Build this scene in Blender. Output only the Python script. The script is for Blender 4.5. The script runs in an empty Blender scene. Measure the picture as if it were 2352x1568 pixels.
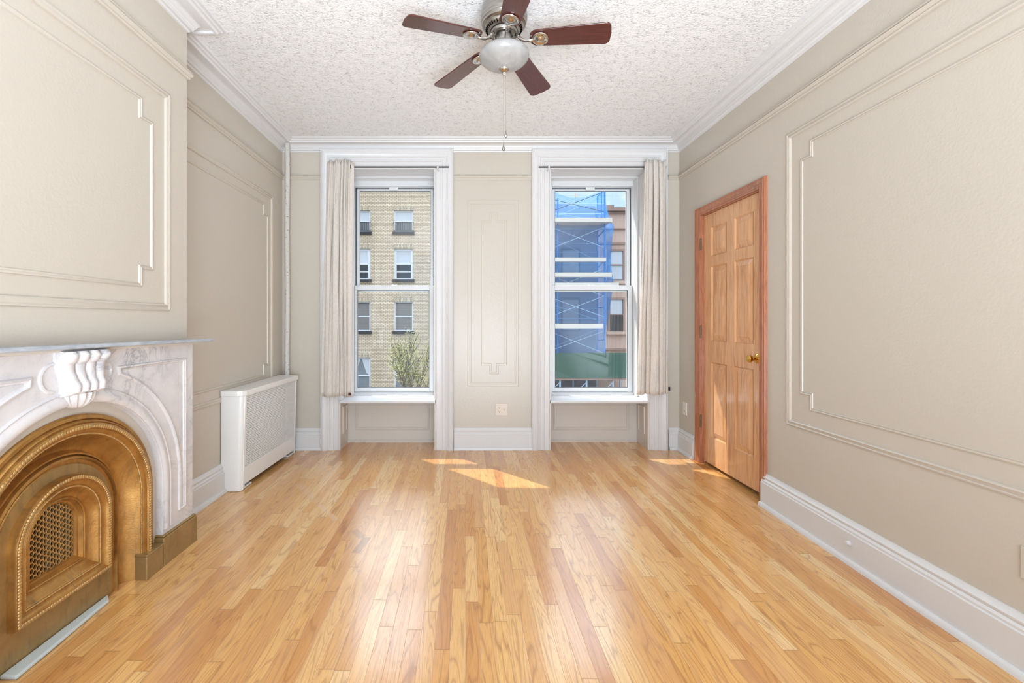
import bpy, bmesh, math, random
from mathutils import Vector, Matrix
random.seed(7)
SC = bpy.context.scene
COL = SC.collection
PI = math.pi

# ------------------------------------------------------------------ camera
Z0 = 1.19            # eye height above the floor at the window wall
F = 1030.0           # focal length in pixels of the 2352 px frame
cam_d = bpy.data.cameras.new('camera')
cam = bpy.data.objects.new('camera', cam_d)
COL.objects.link(cam)
cam.location = (0, 0, Z0)
cam.rotation_euler = (PI / 2, 0, 0)
cam_d.sensor_fit = 'HORIZONTAL'
cam_d.sensor_width = 36.0
cam_d.lens = 36.0 * F / 2352
cam_d.shift_x = (1176 - 1075) / 2352
cam_d.shift_y = -(784 - 738) / 2352
cam_d.clip_start = 0.02
cam_d.clip_end = 500
SC.camera = cam

# ------------------------------------------------------------------ view / light
SC.view_settings.view_transform = 'Standard'
SC.view_settings.look = 'None'
SC.view_settings.gamma = 1
SC.view_settings.use_curve_mapping = False
SC.view_settings.exposure = 1.06

SUN_DIR = Vector((0.7071, -0.7071, -1.31)).normalized()   # direction the light travels
sun_d = bpy.data.lights.new('sun', 'SUN')
sun_d.energy = 2.6
sun_d.angle = math.radians(0.6)
sun_d.color = (1.0, 0.95, 0.86)
sun = bpy.data.objects.new('sun', sun_d)
COL.objects.link(sun)
sun.rotation_euler = SUN_DIR.to_track_quat('-Z', 'Y').to_euler()
sun.location = (-8, 12, 14)

# added fill lamps behind the camera that brighten the room
def area(name, loc, size, energy, aim, color=(1, 1, 1), spread=180):
    d = bpy.data.lights.new(name, 'AREA')
    d.spread = math.radians(spread)
    d.shape = 'RECTANGLE'
    d.size, d.size_y = size
    d.energy = energy
    d.color = color
    o = bpy.data.objects.new(name, d)
    COL.objects.link(o)
    o.location = loc
    o.rotation_euler = (Vector(aim) - Vector(loc)).to_track_quat('-Z', 'Y').to_euler()
    return o


area('rear_fill', (0.05, -2.1, 1.45), (1.75, 2.4), 24, (0.05, 3.0, 1.4), (0.76, 0.88, 1.0))  # added frontal fill, standing in for daylight from the rear
area('ceiling_bounce_fill', (0.40, -1.25, 0.50), (2.2, 1.6), 64, (0.2, 0.9, 2.85), (0.76, 0.88, 1.0), 120)  # added lamp aimed up, bounced off the ceiling as extra fill

world = bpy.data.worlds.new('sky')
SC.world = world
world.use_nodes = True
wt = world.node_tree
wt.nodes.clear()


def wn(kind, **kw):
    n = wt.nodes.new(kind)
    for k, v in kw.items():
        setattr(n, k, v)
    return n


w_out = wn('ShaderNodeOutputWorld')
w_bg = wn('ShaderNodeBackground')
w_tc = wn('ShaderNodeTexCoord')
w_sep = wn('ShaderNodeSeparateXYZ')
wt.links.new(w_tc.outputs['Generated'], w_sep.inputs[0])
w_ramp = wn('ShaderNodeValToRGB')
w_ramp.color_ramp.elements[0].position = 0.46
w_ramp.color_ramp.elements[0].color = (0.34, 0.35, 0.36, 1)
w_ramp.color_ramp.elements[1].position = 0.50
w_ramp.color_ramp.elements[1].color = (0.72, 0.84, 0.95, 1)
for pos, c in ((0.60, (0.50, 0.70, 0.93, 1)), (0.72, (0.62, 0.76, 0.95, 1)), (1.0, (0.42, 0.58, 0.85, 1))):
    e = w_ramp.color_ramp.elements.new(pos)
    e.color = c
w_map = wn('ShaderNodeMapRange')
w_map.inputs['From Min'].default_value = -1
w_map.inputs['From Max'].default_value = 1
wt.links.new(w_sep.outputs['Z'], w_map.inputs['Value'])
wt.links.new(w_map.outputs[0], w_ramp.inputs[0])
w_noise = wn('ShaderNodeTexNoise')
w_noise.inputs['Scale'].default_value = 5.0
w_noise.inputs['Detail'].default_value = 8
w_noise.inputs['Roughness'].default_value = 0.55
w_mp = wn('ShaderNodeMapping')
w_mp.inputs['Scale'].default_value = (1, 1, 2.2)
w_mp.inputs['Location'].default_value = (0.35, 0.0, 0.25)
wt.links.new(w_tc.outputs['Generated'], w_mp.inputs[0])
wt.links.new(w_mp.outputs[0], w_noise.inputs['Vector'])
w_cr = wn('ShaderNodeValToRGB')
w_cr.color_ramp.elements[0].position = 0.50
w_cr.color_ramp.elements[1].position = 0.60
wt.links.new(w_noise.outputs['Fac'], w_cr.inputs[0])
w_mix = wn('ShaderNodeMix', data_type='RGBA')
wt.links.new(w_cr.outputs[0], w_mix.inputs['Factor'])
wt.links.new(w_ramp.outputs[0], w_mix.inputs[6])
w_mix.inputs[7].default_value = (0.98, 0.99, 1.0, 1)
# brighter sky towards the sun
w_dot = wn('ShaderNodeVectorMath', operation='DOT_PRODUCT')
w_dot.inputs[1].default_value = (-0.249, 0.617, 0.746)
wt.links.new(w_tc.outputs['Generated'], w_dot.inputs[0])
w_gl = wn('ShaderNodeMapRange', interpolation_type='SMOOTHSTEP')
w_gl.inputs['From Min'].default_value = 0.74
w_gl.inputs['From Max'].default_value = 0.97
w_gl.inputs['To Min'].default_value = 1.0
w_gl.inputs['To Max'].default_value = 1.9
wt.links.new(w_dot.outputs['Value'], w_gl.inputs['Value'])
wt.links.new(w_mix.outputs[2], w_bg.inputs['Color'])
w_mul = wn('ShaderNodeMath', operation='MULTIPLY')
w_mul.inputs[1].default_value = 0.64
w_hi = wn('ShaderNodeMapRange', interpolation_type='SMOOTHSTEP')
w_hi.inputs['From Min'].default_value = 0.36
w_hi.inputs['From Max'].default_value = 0.58
w_hi.inputs['To Min'].default_value = 1.0
w_hi.inputs['To Max'].default_value = 3.0
wt.links.new(w_sep.outputs['Z'], w_hi.inputs['Value'])
w_m2 = wn('ShaderNodeMath', operation='MULTIPLY')
wt.links.new(w_gl.outputs[0], w_m2.inputs[0])
wt.links.new(w_hi.outputs[0], w_m2.inputs[1])
wt.links.new(w_m2.outputs[0], w_mul.inputs[0])
wt.links.new(w_mul.outputs[0], w_bg.inputs['Strength'])
wt.links.new(w_bg.outputs[0], w_out.inputs[0])


# ------------------------------------------------------------------ helpers
def srgb(r, g, b):
    def f(c):
        c /= 255.0
        return c / 12.92 if c <= 0.04045 else ((c + 0.055) / 1.055) ** 2.4
    return (f(r), f(g), f(b), 1)


class NT:
    def __init__(self, name, rough=0.5, metal=0.0, color=None, spec=0.5, coat=0.0):
        self.m = bpy.data.materials.new(name)
        self.m.use_nodes = True
        self.t = self.m.node_tree
        self.b = self.t.nodes['Principled BSDF']
        self.b.inputs['Roughness'].default_value = rough
        self.b.inputs['Metallic'].default_value = metal
        self.b.inputs['Specular IOR Level'].default_value = spec
        self.b.inputs['Coat Weight'].default_value = coat
        self.b.inputs['Coat Roughness'].default_value = 0.12
        if color:
            self.b.inputs['Base Color'].default_value = color

    def n(self, kind, ins=None, **kw):
        n = self.t.nodes.new(kind)
        for k, v in kw.items():
            setattr(n, k, v)
        for k, v in (ins or {}).items():
            if hasattr(v, 'is_output') or isinstance(v, bpy.types.NodeSocket):
                self.t.links.new(v, n.inputs[k])
            else:
                n.inputs[k].default_value = v
        return n

    def math(self, op, a, b=0.0, c=0.0):
        n = self.n('ShaderNodeMath', {0: a, 1: b, 2: c}, operation=op)
        return n.outputs[0]

    def coords(self, scale=(1, 1, 1), rot=(0, 0, 0), loc=(0, 0, 0)):
        tc = self.n('ShaderNodeTexCoord')
        mp = self.n('ShaderNodeMapping', {0: tc.outputs['Object'], 'Scale': scale, 'Rotation': rot, 'Location': loc})
        return mp.outputs[0]

    def noise(self, vec, scale, detail=4, rough=0.5, dist=0.0):
        return self.n('ShaderNodeTexNoise', {'Vector': vec, 'Scale': scale, 'Detail': detail, 'Roughness': rough,
                                             'Distortion': dist}).outputs['Fac']

    def ramp(self, fac, stops, interp='LINEAR'):
        n = self.n('ShaderNodeValToRGB', {0: fac})
        cr = n.color_ramp
        cr.interpolation = interp
        while len(cr.elements) < len(stops):
            cr.elements.new(0.5)
        for e, (p, c) in zip(cr.elements, stops):
            e.position = p
            e.color = c
        return n.outputs[0]

    def mix(self, fac, a, b, mode='MIX'):
        n = self.t.nodes.new('ShaderNodeMix')
        n.data_type = 'RGBA'
        n.blend_type = mode
        for i, v in ((0, fac), (6, a), (7, b)):
            if isinstance(v, bpy.types.NodeSocket):
                self.t.links.new(v, n.inputs[i])
            else:
                n.inputs[i].default_value = v
        return n.outputs[2]

    def bump(self, height, strength=0.3, dist=0.01):
        n = self.n('ShaderNodeBump', {'Height': height, 'Strength': strength, 'Distance': dist})
        self.t.links.new(n.outputs[0], self.b.inputs['Normal'])

    def set(self, sock, out):
        self.t.links.new(out, self.b.inputs[sock])


G = lambda v: (v, v, v, 1)


def paint(name, col, rough=0.4, bump=0.12, scale=90, var=0.04, spec=0.5):
    m = NT(name, rough=rough, spec=spec)
    v = m.coords()
    n1 = m.noise(v, scale, 3, 0.6)
    n2 = m.noise(v, 3.0, 3, 0.5)
    dark = tuple(c * (1 - var) for c in col[:3]) + (1,)
    m.set('Base Color', m.mix(n2, dark, col))
    m.bump(n1, bump, 0.003)
    return m.m


M = {}
M['wall'] = paint('beige_wall_paint', srgb(204, 195, 182), rough=0.30, bump=0.22, scale=70)
M['white'] = paint('white_trim_paint', srgb(222, 220, 219), rough=0.32, bump=0.25, scale=45)
M['white_panel'] = paint('pale_beige_panel_paint', srgb(216, 207, 197), rough=0.32, bump=0.2, scale=45)
M['vinyl'] = NT('white_window_vinyl', rough=0.3, color=srgb(226, 227, 228)).m
M['cover'] = paint('white_enamel', srgb(240, 239, 237), rough=0.28, bump=0.04, scale=30, var=0.01)
M['black'] = NT('black_rubber', rough=0.5, color=srgb(22, 22, 24)).m
M['gasket'] = NT('dark_grey_gasket', rough=0.5, color=srgb(66, 70, 76)).m
M['dark'] = NT('dark_hollow', rough=0.9, spec=0.0, color=srgb(14, 12, 10)).m
M['greyin'] = NT('grey_inner_metal', rough=0.7, color=srgb(112, 108, 104)).m

# popcorn ceiling
m = NT('textured_ceiling_plaster', rough=0.85, spec=0.2)
v = m.coords()
n1 = m.noise(v, 78, 5, 0.62, 0.5)
n2 = m.noise(v, 24, 4, 0.6, 0.4)
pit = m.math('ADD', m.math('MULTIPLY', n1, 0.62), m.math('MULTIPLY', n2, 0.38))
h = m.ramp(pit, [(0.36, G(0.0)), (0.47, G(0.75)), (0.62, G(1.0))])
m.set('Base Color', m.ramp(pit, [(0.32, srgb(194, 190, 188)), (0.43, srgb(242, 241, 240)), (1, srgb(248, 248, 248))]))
m.bump(h, 0.6, 0.012)
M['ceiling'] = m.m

# oak strip floor
m = NT('oak_strip_flooring', rough=0.2, spec=0.5, coat=0.55)
tc = m.n('ShaderNodeTexCoord').outputs['Object']
sep = m.n('ShaderNodeSeparateXYZ', {0: tc})
X, Y = sep.outputs[0], sep.outputs[1]
W = 0.057
xs = m.math('DIVIDE', m.math('ADD', X, m.math('MULTIPLY', Y, 0.006)), W)
ix = m.math('FLOOR', xs)
fx = m.math('SUBTRACT', xs, ix)
r1 = m.n('ShaderNodeTexWhiteNoise', {'W': ix}, noise_dimensions='1D').outputs['Value']
r1b = m.n('ShaderNodeTexWhiteNoise', {'W': m.math('ADD', ix, 71.3)}, noise_dimensions='1D').outputs['Value']
blen = m.math('ADD', 0.55, m.math('MULTIPLY', r1b, 0.75))
ys = m.math('DIVIDE', m.math('ADD', Y, m.math('MULTIPLY', r1, 9.7)), blen)
iy = m.math('FLOOR', ys)
fy = m.math('SUBTRACT', ys, iy)
idv = m.n('ShaderNodeCombineXYZ', {0: ix, 1: iy})
wnz = m.n('ShaderNodeTexWhiteNoise', {0: idv.outputs[0]}, noise_dimensions='2D')
rv, rc = wnz.outputs['Value'], wnz.outputs['Color']
off = m.n('ShaderNodeVectorMath', {0: rc, 1: (37, 53, 11)}, operation='MULTIPLY').outputs[0]
gv = m.n('ShaderNodeVectorMath', {0: tc, 1: off}, operation='ADD').outputs[0]
gmap = m.n('ShaderNodeMapping', {0: gv, 'Scale': (1, 0.085, 1)}).outputs[0]
warp = m.noise(gmap, 9, 2, 0.5)
gx = m.n('ShaderNodeSeparateXYZ', {0: gmap})
# cathedral grain: contour lines of a stretched noise
rings = m.math('FRACT', m.math('ADD', m.math('MULTIPLY', m.noise(gmap, 11, 2, 0.45, 0.3), 14.0), 0.0))
rings = m.math('ABSOLUTE', m.math('SUBTRACT', rings, 0.5))
ringm = m.ramp(rings, [(0.0, G(1)), (0.08, G(0.45)), (0.20, G(0.0))])
fine = m.noise(m.n('ShaderNodeMapping', {0: gv, 'Scale': (1, 0.03, 1)}).outputs[0], 430, 3, 0.6)
finem = m.ramp(fine, [(0.42, G(0)), (0.66, G(1))])
base = m.ramp(rv, [(0.0, srgb(200, 134, 70)), (0.12, srgb(213, 150, 80)), (0.35, srgb(224, 166, 92)),
                   (0.6, srgb(231, 176, 102)), (0.85, srgb(238, 189, 120)), (1.0, srgb(244, 206, 146))])
c = m.mix(m.math('MULTIPLY', ringm, 0.62), base, srgb(150, 90, 44))
c = m.mix(m.math('MULTIPLY', finem, 0.42), c, srgb(158, 100, 52))
broad = m.noise(gmap, 5, 2)
c = m.mix(m.ramp(broad, [(0.35, G(0.0)), (0.75, G(0.45))]), c, srgb(234, 190, 138))
gapx = m.math('MINIMUM', fx, m.math('SUBTRACT', 1.0, fx))
gx_m = m.ramp(gapx, [(0.0, G(1)), (0.010, G(0.5)), (0.022, G(0))])
gapy = m.math('MULTIPLY', m.math('MINIMUM', fy, m.math('SUBTRACT', 1.0, fy)), blen)
gy_m = m.ramp(gapy, [(0.0, G(1)), (0.0014, G(0.0))])
gap = m.math('MAXIMUM', gx_m, gy_m)
c = m.mix(m.math('MULTIPLY', gap, 0.42), c, srgb(104, 62, 30))
# worn pale streak and a small dark stain in the varnish


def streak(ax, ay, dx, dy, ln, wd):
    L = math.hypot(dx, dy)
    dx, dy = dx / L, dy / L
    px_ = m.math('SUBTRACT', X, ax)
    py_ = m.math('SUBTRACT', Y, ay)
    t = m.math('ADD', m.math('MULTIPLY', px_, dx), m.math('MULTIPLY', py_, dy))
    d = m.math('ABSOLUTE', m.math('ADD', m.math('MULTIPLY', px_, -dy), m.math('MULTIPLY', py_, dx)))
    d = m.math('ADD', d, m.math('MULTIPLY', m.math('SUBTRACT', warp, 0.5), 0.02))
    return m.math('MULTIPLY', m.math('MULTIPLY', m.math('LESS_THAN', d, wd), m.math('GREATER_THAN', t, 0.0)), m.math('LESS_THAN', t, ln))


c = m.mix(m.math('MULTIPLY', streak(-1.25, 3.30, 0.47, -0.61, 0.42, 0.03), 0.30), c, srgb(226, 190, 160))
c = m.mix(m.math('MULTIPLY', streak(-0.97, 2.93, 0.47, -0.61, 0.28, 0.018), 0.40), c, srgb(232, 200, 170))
c = m.mix(m.math('MULTIPLY', streak(-0.66, 2.58, 0.09, -0.10, 0.11, 0.022), 0.45), c, srgb(150, 110, 76))
c = m.mix(m.math('MULTIPLY', streak(-0.56, 2.50, -0.03, -0.19, 0.17, 0.020), 0.50), c, srgb(120, 84, 52))
m.set('Base Color', c)
rgh = m.math('ADD', 0.17, m.math('MULTIPLY', finem, 0.10))
m.set('Roughness', rgh)
hb = m.math('SUBTRACT', m.math('MULTIPLY', rv, 0.06), m.math('ADD', gap, m.math('MULTIPLY', finem, 0.10)))
m.bump(hb, 0.15, 0.003)
m.b.inputs['Coat Roughness'].default_value = 0.16
M['floor'] = m.m

# marble
m = NT('veined_white_marble', rough=0.25)
v = m.coords((1, 1, 1), (0.4, 0.2, 0.6))
w1 = m.noise(v, 4.5, 6, 0.62, 1.6)
veins = m.ramp(m.math('ABSOLUTE', m.math('SUBTRACT', w1, 0.5)), [(0.0, G(1)), (0.018, G(0.3)), (0.07, G(0))])
w2 = m.noise(v, 7, 5, 0.6, 0.5)
c = m.mix(m.ramp(w2, [(0.35, G(0)), (0.8, G(0.75))]), srgb(224, 219, 218), srgb(196, 195, 200))
c = m.mix(m.math('MULTIPLY', veins, m.ramp(m.noise(v, 2.2, 2), [(0.38, G(0)), (0.60, G(0.7))])), c, srgb(140, 142, 150))
c = m.mix(m.ramp(m.noise(v, 3.1, 4, 0.6), [(0.5, G(0)), (0.75, G(0.55))]), c, srgb(222, 210, 200))
m.set('Base Color', c)
m.bump(m.noise(v, 60, 2), 0.05, 0.002)
M['marble'] = m.m
m = NT('blue_grey_marble', rough=0.22)
v = m.coords((1, 0.5, 2))
c = m.ramp(m.noise(v, 14, 6, 0.65, 0.6), [(0.35, srgb(150, 158, 168)), (0.6, srgb(186, 192, 200)), (0.8, srgb(205, 208, 212))])
m.set('Base Color', c)
M['shelf'] = m.m


def goldmat(name, a, b, dirt, metal=0.45, rough=0.38):
    m = NT(name, rough=rough, metal=metal)
    v = m.coords()
    n1 = m.noise(v, 9, 5, 0.65, 0.4)
    c = m.mix(m.ramp(n1, [(0.35, G(0)), (0.68, G(1))]), a, b)
    st = m.noise(m.coords((1, 8, 1)), 7, 5, 0.7)
    c = m.mix(m.ramp(st, [(0.52, G(0)), (0.72, G(0.7))]), c, dirt)
    m.set('Base Color', c)
    m.bump(m.noise(v, 140, 3, 0.6), 0.28, 0.002)
    return m.m


M['gold'] = goldmat('bronze_gold_paint', srgb(196, 150, 84), srgb(164, 118, 60), srgb(128, 108, 76), 0.7, 0.34)
M['gold_base'] = goldmat('dull_gold_paint', srgb(176, 146, 98), srgb(156, 128, 82), srgb(126, 112, 82), 0.5, 0.4)
M['gold_bead'] = goldmat('worn_gold_paint', srgb(206, 166, 106), srgb(190, 154, 102), srgb(164, 146, 114), 0.6, 0.36)

# door wood
def woodmat(name, cols, sc=(1, 1, 0.08), rough=0.25, coat=0.6, str_=0.1, g=60):
    m = NT(name, rough=rough, coat=coat)
    v = m.coords(sc)
    n1 = m.noise(v, g, 4, 0.6, 0.3)
    n2 = m.noise(m.coords((1, 1, 0.35)), 5, 3, 0.6)
    c = m.ramp(n1, [(0.3, cols[0]), (0.52, cols[1]), (0.75, cols[2])])
    c = m.mix(m.ramp(n2, [(0.35, G(0)), (0.7, G(0.6))]), c, cols[3])
    m.set('Base Color', c)
    m.bump(n1, str_, 0.002)
    return m.m


M['door'] = woodmat('orange_stained_door_wood', [srgb(186, 122, 74), srgb(218, 160, 108), srgb(228, 174, 124), srgb(232, 182, 138)])
M['casing_wood'] = woodmat('reddish_stained_casing_wood', [srgb(150, 88, 58), srgb(178, 112, 78), srgb(196, 132, 96), srgb(170, 106, 74)], g=90)
M['blade'] = woodmat('dark_cherry_blade_wood', [srgb(58, 26, 22), srgb(82, 38, 31), srgb(100, 50, 40), srgb(74, 33, 28)], sc=(0.06, 1, 1), rough=0.28, coat=0.4, g=110)

m = NT('brushed_nickel', rough=0.33, metal=1.0)
n1 = m.noise(m.coords((1, 1, 12)), 12, 3)
m.set('Base Color', m.ramp(n1, [(0.3, srgb(150, 146, 140)), (0.7, srgb(190, 186, 180))]))
M['nickel'] = m.m
M['brass'] = NT('polished_brass', rough=0.16, metal=1.0, color=srgb(222, 178, 88)).m
M['chrome'] = NT('polished_nickel', rough=0.12, metal=1.0, color=srgb(205, 200, 194)).m
M['hinge'] = NT('aged_steel_hinge', rough=0.4, metal=0.8, color=srgb(120, 108, 92)).m
m = NT('swirled_frosted_glass', rough=0.3)
v = m.coords((1, 1, 1.6))
m.set('Base Color', m.ramp(m.noise(v, 9, 5, 0.6, 1.4), [(0.3, srgb(146, 144, 142)), (0.62, srgb(168, 166, 164))]))
m.b.inputs['Subsurface Weight'].default_value = 0.15
M['globe'] = m.m

m = NT('painted_pipe', rough=0.45)
v = m.coords()
m.set('Base Color', m.mix(m.ramp(m.noise(v, 60, 3), [(0.62, G(0)), (0.70, G(1))]), srgb(206, 201, 194), srgb(120, 104, 90)))
m.bump(m.noise(v, 60, 3), 0.4, 0.003)
M['pipe'] = m.m

m = NT('linen_curtain_cloth', rough=0.9, spec=0.1)
v = m.coords((1, 1, 0.25))
c = m.ramp(m.noise(v, 160, 3, 0.6), [(0.3, srgb(238, 229, 219)), (0.7, srgb(249, 244, 238))])
m.set('Base Color', c)
m.bump(m.noise(v, 220, 2), 0.1, 0.002)
tr = m.n('ShaderNodeBsdfTranslucent', {'Color': c})
mx = m.n('ShaderNodeMixShader', {0: 0.38, 1: m.b.outputs[0], 2: tr.outputs[0]})
m.t.links.new(mx.outputs[0], m.t.nodes['Material Output'].inputs[0])
M['linen'] = m.m

# glass pane: mostly clear with a mirror-like surface reflection
m = NT('clear_window_glass')
gl = m.n('ShaderNodeBsdfGlossy', {'Roughness': 0.0, 'Color': G(1)})
tp = m.n('ShaderNodeBsdfTransparent', {'Color': (0.97, 0.985, 0.98, 1)})
fr = m.n('ShaderNodeLayerWeight', {'Blend': 0.5})
fac = m.math('ADD', 0.045, m.math('MULTIPLY', m.math('POWER', fr.outputs['Facing'], 5.0), 0.9))
mx = m.n('ShaderNodeMixShader', {0: fac, 1: tp.outputs[0], 2: gl.outputs[0]})
m.t.links.new(mx.outputs[0], m.t.nodes['Material Output'].inputs[0])
M['glass'] = m.m

# exterior
def brickmat(name, c1, c2, mortar, bw=0.205, bh=0.078, vert=False):
    m = NT(name, rough=0.85, spec=0.2)
    tc = m.n('ShaderNodeTexCoord').outputs['Object']
    s = m.n('ShaderNodeSeparateXYZ', {0: tc})
    a, b = (s.outputs[2], s.outputs[0]) if vert else (s.outputs[0], s.outputs[2])
    cv = m.n('ShaderNodeCombineXYZ', {0: a, 1: b}).outputs[0]
    br = m.n('ShaderNodeTexBrick', {'Vector': cv, 'Color1': c1, 'Color2': c2, 'Mortar': mortar, 'Scale': 1.0,
                                    'Mortar Size': 0.009, 'Mortar Smooth': 0.2, 'Bias': -0.2,
                                    'Brick Width': bw, 'Row Height': bh})
    n = m.noise(tc, 1.1, 4, 0.6)
    c = m.mix(m.ramp(n, [(0.35, G(0)), (0.75, G(0.4))]), br.outputs[0], srgb(190, 168, 150))
    m.set('Base Color', c)
    return m.m


M['brick'] = brickmat('cream_brick', srgb(236, 216, 184), srgb(214, 190, 160), srgb(98, 84, 76))
M['brickv'] = brickmat('soldier_brick', srgb(214, 198, 170), srgb(200, 182, 156), srgb(112, 100, 88), 0.24, 0.078, True)
M['slate'] = NT('dark_slate_sill', rough=0.7, color=srgb(44, 42, 46)).m
M['iron'] = NT('black_iron', rough=0.6, color=srgb(30, 30, 34)).m
M['ext_white'] = NT('white_exterior_paint', rough=0.5, color=srgb(232, 234, 236)).m
M['blind_white'] = NT('white_blind', rough=0.6, color=srgb(206, 209, 213)).m
M['blind_grey'] = NT('grey_blind', rough=0.6, color=srgb(140, 134, 130)).m
M['pane_dark'] = NT('dark_pane_glass', rough=0.06, color=srgb(48, 50, 54)).m
M['pane_mid'] = NT('net_curtained_pane', rough=0.1, color=srgb(128, 134, 138)).m
m = NT('tan_stucco', rough=0.9, spec=0.2)
m.set('Base Color', m.mix(m.noise(m.coords((1, 1, 0.2)), 4, 5, 0.6), srgb(216, 184, 164), srgb(198, 168, 150)))
M['stucco'] = m.m
M['stucco_dark'] = NT('dark_brown_stucco', rough=0.9, color=srgb(162, 132, 118)).m
M['slate_grey'] = NT('grey_parapet', rough=0.85, color=srgb(150, 150, 156)).m
M['bluewall'] = NT('blue_grey_painted_wall', rough=0.85, color=srgb(96, 98, 116)).m
m = NT('scaffold_plank_wood', rough=0.8)
m.set('Base Color', m.mix(m.noise(m.coords((0.3, 1, 4)), 6, 4), srgb(236, 228, 216), srgb(206, 196, 182)))
M['plank'] = m.m
M['scaf'] = NT('blue_scaffold_paint', rough=0.45, color=srgb(36, 124, 200)).m
M['brace'] = NT('galvanised_brace', rough=0.4, color=srgb(170, 196, 214)).m
m = NT('green_plywood', rough=0.8)
m.set('Base Color', m.mix(m.noise(m.coords((1, 1, 1)), 5, 5, 0.7), srgb(44, 84, 68), srgb(60, 100, 84)))
M['ply'] = m.m
m = NT('blue_safety_mesh', rough=0.8, color=srgb(46, 156, 226))
tp = m.n('ShaderNodeBsdfTransparent', {'Color': G(1)})
trl = m.n('ShaderNodeBsdfTranslucent', {'Color': srgb(58, 150, 226)})
a1 = m.n('ShaderNodeMixShader', {0: 0.5, 1: m.b.outputs[0], 2: trl.outputs[0]})
mx = m.n('ShaderNodeMixShader', {0: 0.44, 1: tp.outputs[0], 2: a1.outputs[0]})
m.t.links.new(mx.outputs[0], m.t.nodes['Material Output'].inputs[0])
M['net'] = m.m
M['asphalt'] = paint('grey_asphalt', srgb(96, 96, 98), rough=0.9, scale=20)
m = NT('spring_leaves', rough=0.6)
m.set('Base Color', m.mix(m.noise(m.coords(), 3, 3), srgb(150, 152, 78), srgb(190, 184, 104)))
M['leaf'] = m.m
M['bark'] = NT('grey_brown_bark', rough=0.9, color=srgb(110, 100, 88)).m
M['outlet'] = NT('ivory_plastic', rough=0.4, color=srgb(226, 214, 200)).m
M['outlet_w'] = NT('white_plastic', rough=0.4, color=srgb(232, 228, 222)).m
M['hearth'] = paint('pale_blue_white_strip_paint', srgb(204, 214, 214), rough=0.3, scale=30)
M['patch'] = NT('brown_fabric_patch', rough=0.8, color=srgb(70, 40, 34)).m


def world_loc(o):
    p = Vector((0, 0, 0))
    while o:
        p += o.location
        o = o.parent
    return p


def props(o, label=None, cat=None, group=None, kind=None):
    if label:
        o['label'] = label
    if cat:
        o['category'] = cat
    if group:
        o['group'] = group
    if kind:
        o['kind'] = kind
    return o


def thing(name, label=None, cat=None, loc=(0, 0, 0), group=None, kind=None, parent=None):
    o = bpy.data.objects.new(name, None)
    COL.objects.link(o)
    o.empty_display_size = 0.1
    o.location = Vector(loc) - (world_loc(parent) if parent else Vector())
    o.parent = parent
    return props(o, label, cat, group, kind)


def obj(name, bm, mat, parent=None, smooth=False, label=None, origin=None, bevel=0.0, segs=2, **kw):
    """link a bmesh (built in room coordinates) as one mesh object"""
    bmesh.ops.recalc_face_normals(bm, faces=bm.faces)
    base = world_loc(parent) if parent else Vector()
    org = Vector(origin) if origin else base
    bmesh.ops.translate(bm, vec=-org, verts=bm.verts)
    me = bpy.data.meshes.new(name)
    bm.to_mesh(me)
    bm.free()
    if isinstance(mat, (list, tuple)):
        for x in mat:
            me.materials.append(x)
    else:
        me.materials.append(mat)
    if smooth:
        me.polygons.foreach_set('use_smooth', [True] * len(me.polygons))
        if smooth != 'all':
            me.set_sharp_from_angle(angle=math.radians(38))
    o = bpy.data.objects.new(name, me)
    COL.objects.link(o)
    o.parent = parent
    o.location = org - base
    if bevel:
        b = o.modifiers.new('edge', 'BEVEL')
        b.width = bevel
        b.segments = segs
        b.limit_method = 'ANGLE'
        b.angle_limit = math.radians(40)
    props(o, label, kw.get('cat'), kw.get('group'), kw.get('kind'))
    return o


def BM():
    return bmesh.new()


def box(bm, x0, x1, y0, y1, z0, z1, mi=0):
    vs = [bm.verts.new((x, y, z)) for x in (x0, x1) for y in (y0, y1) for z in (z0, z1)]
    for f in ((0, 1, 3, 2), (4, 6, 7, 5), (0, 4, 5, 1), (2, 3, 7, 6), (0, 2, 6, 4), (1, 5, 7, 3)):
        fc = bm.faces.new([vs[i] for i in f])
        fc.material_index = mi
    return vs


def tube(bm, pts, r, n=10, caps=True):
    pts = [Vector(p) for p in pts]
    rs = r if isinstance(r, (list, tuple)) else [r] * len(pts)
    rings = []
    up = None
    for i, p in enumerate(pts):
        if i == 0:
            d = pts[1] - p
        elif i == len(pts) - 1:
            d = p - pts[i - 1]
        else:
            d = (pts[i + 1] - p).normalized() + (p - pts[i - 1]).normalized()
        d.normalize()
        if up is None:
            up = Vector((0, 0, 1)) if abs(d.z) < 0.9 else Vector((1, 0, 0))
        a = d.cross(up).normalized()
        b = a.cross(d).normalized()
        up = b
        rings.append([bm.verts.new(p + a * math.cos(t) * rs[i] + b * math.sin(t) * rs[i])
                      for t in [2 * PI * k / n for k in range(n)]])
    for A, B in zip(rings, rings[1:]):
        for k in range(n):
            bm.faces.new((A[k], A[(k + 1) % n], B[(k + 1) % n], B[k]))
    if caps:
        bm.faces.new(rings[0][::-1])
        bm.faces.new(rings[-1])


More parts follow.
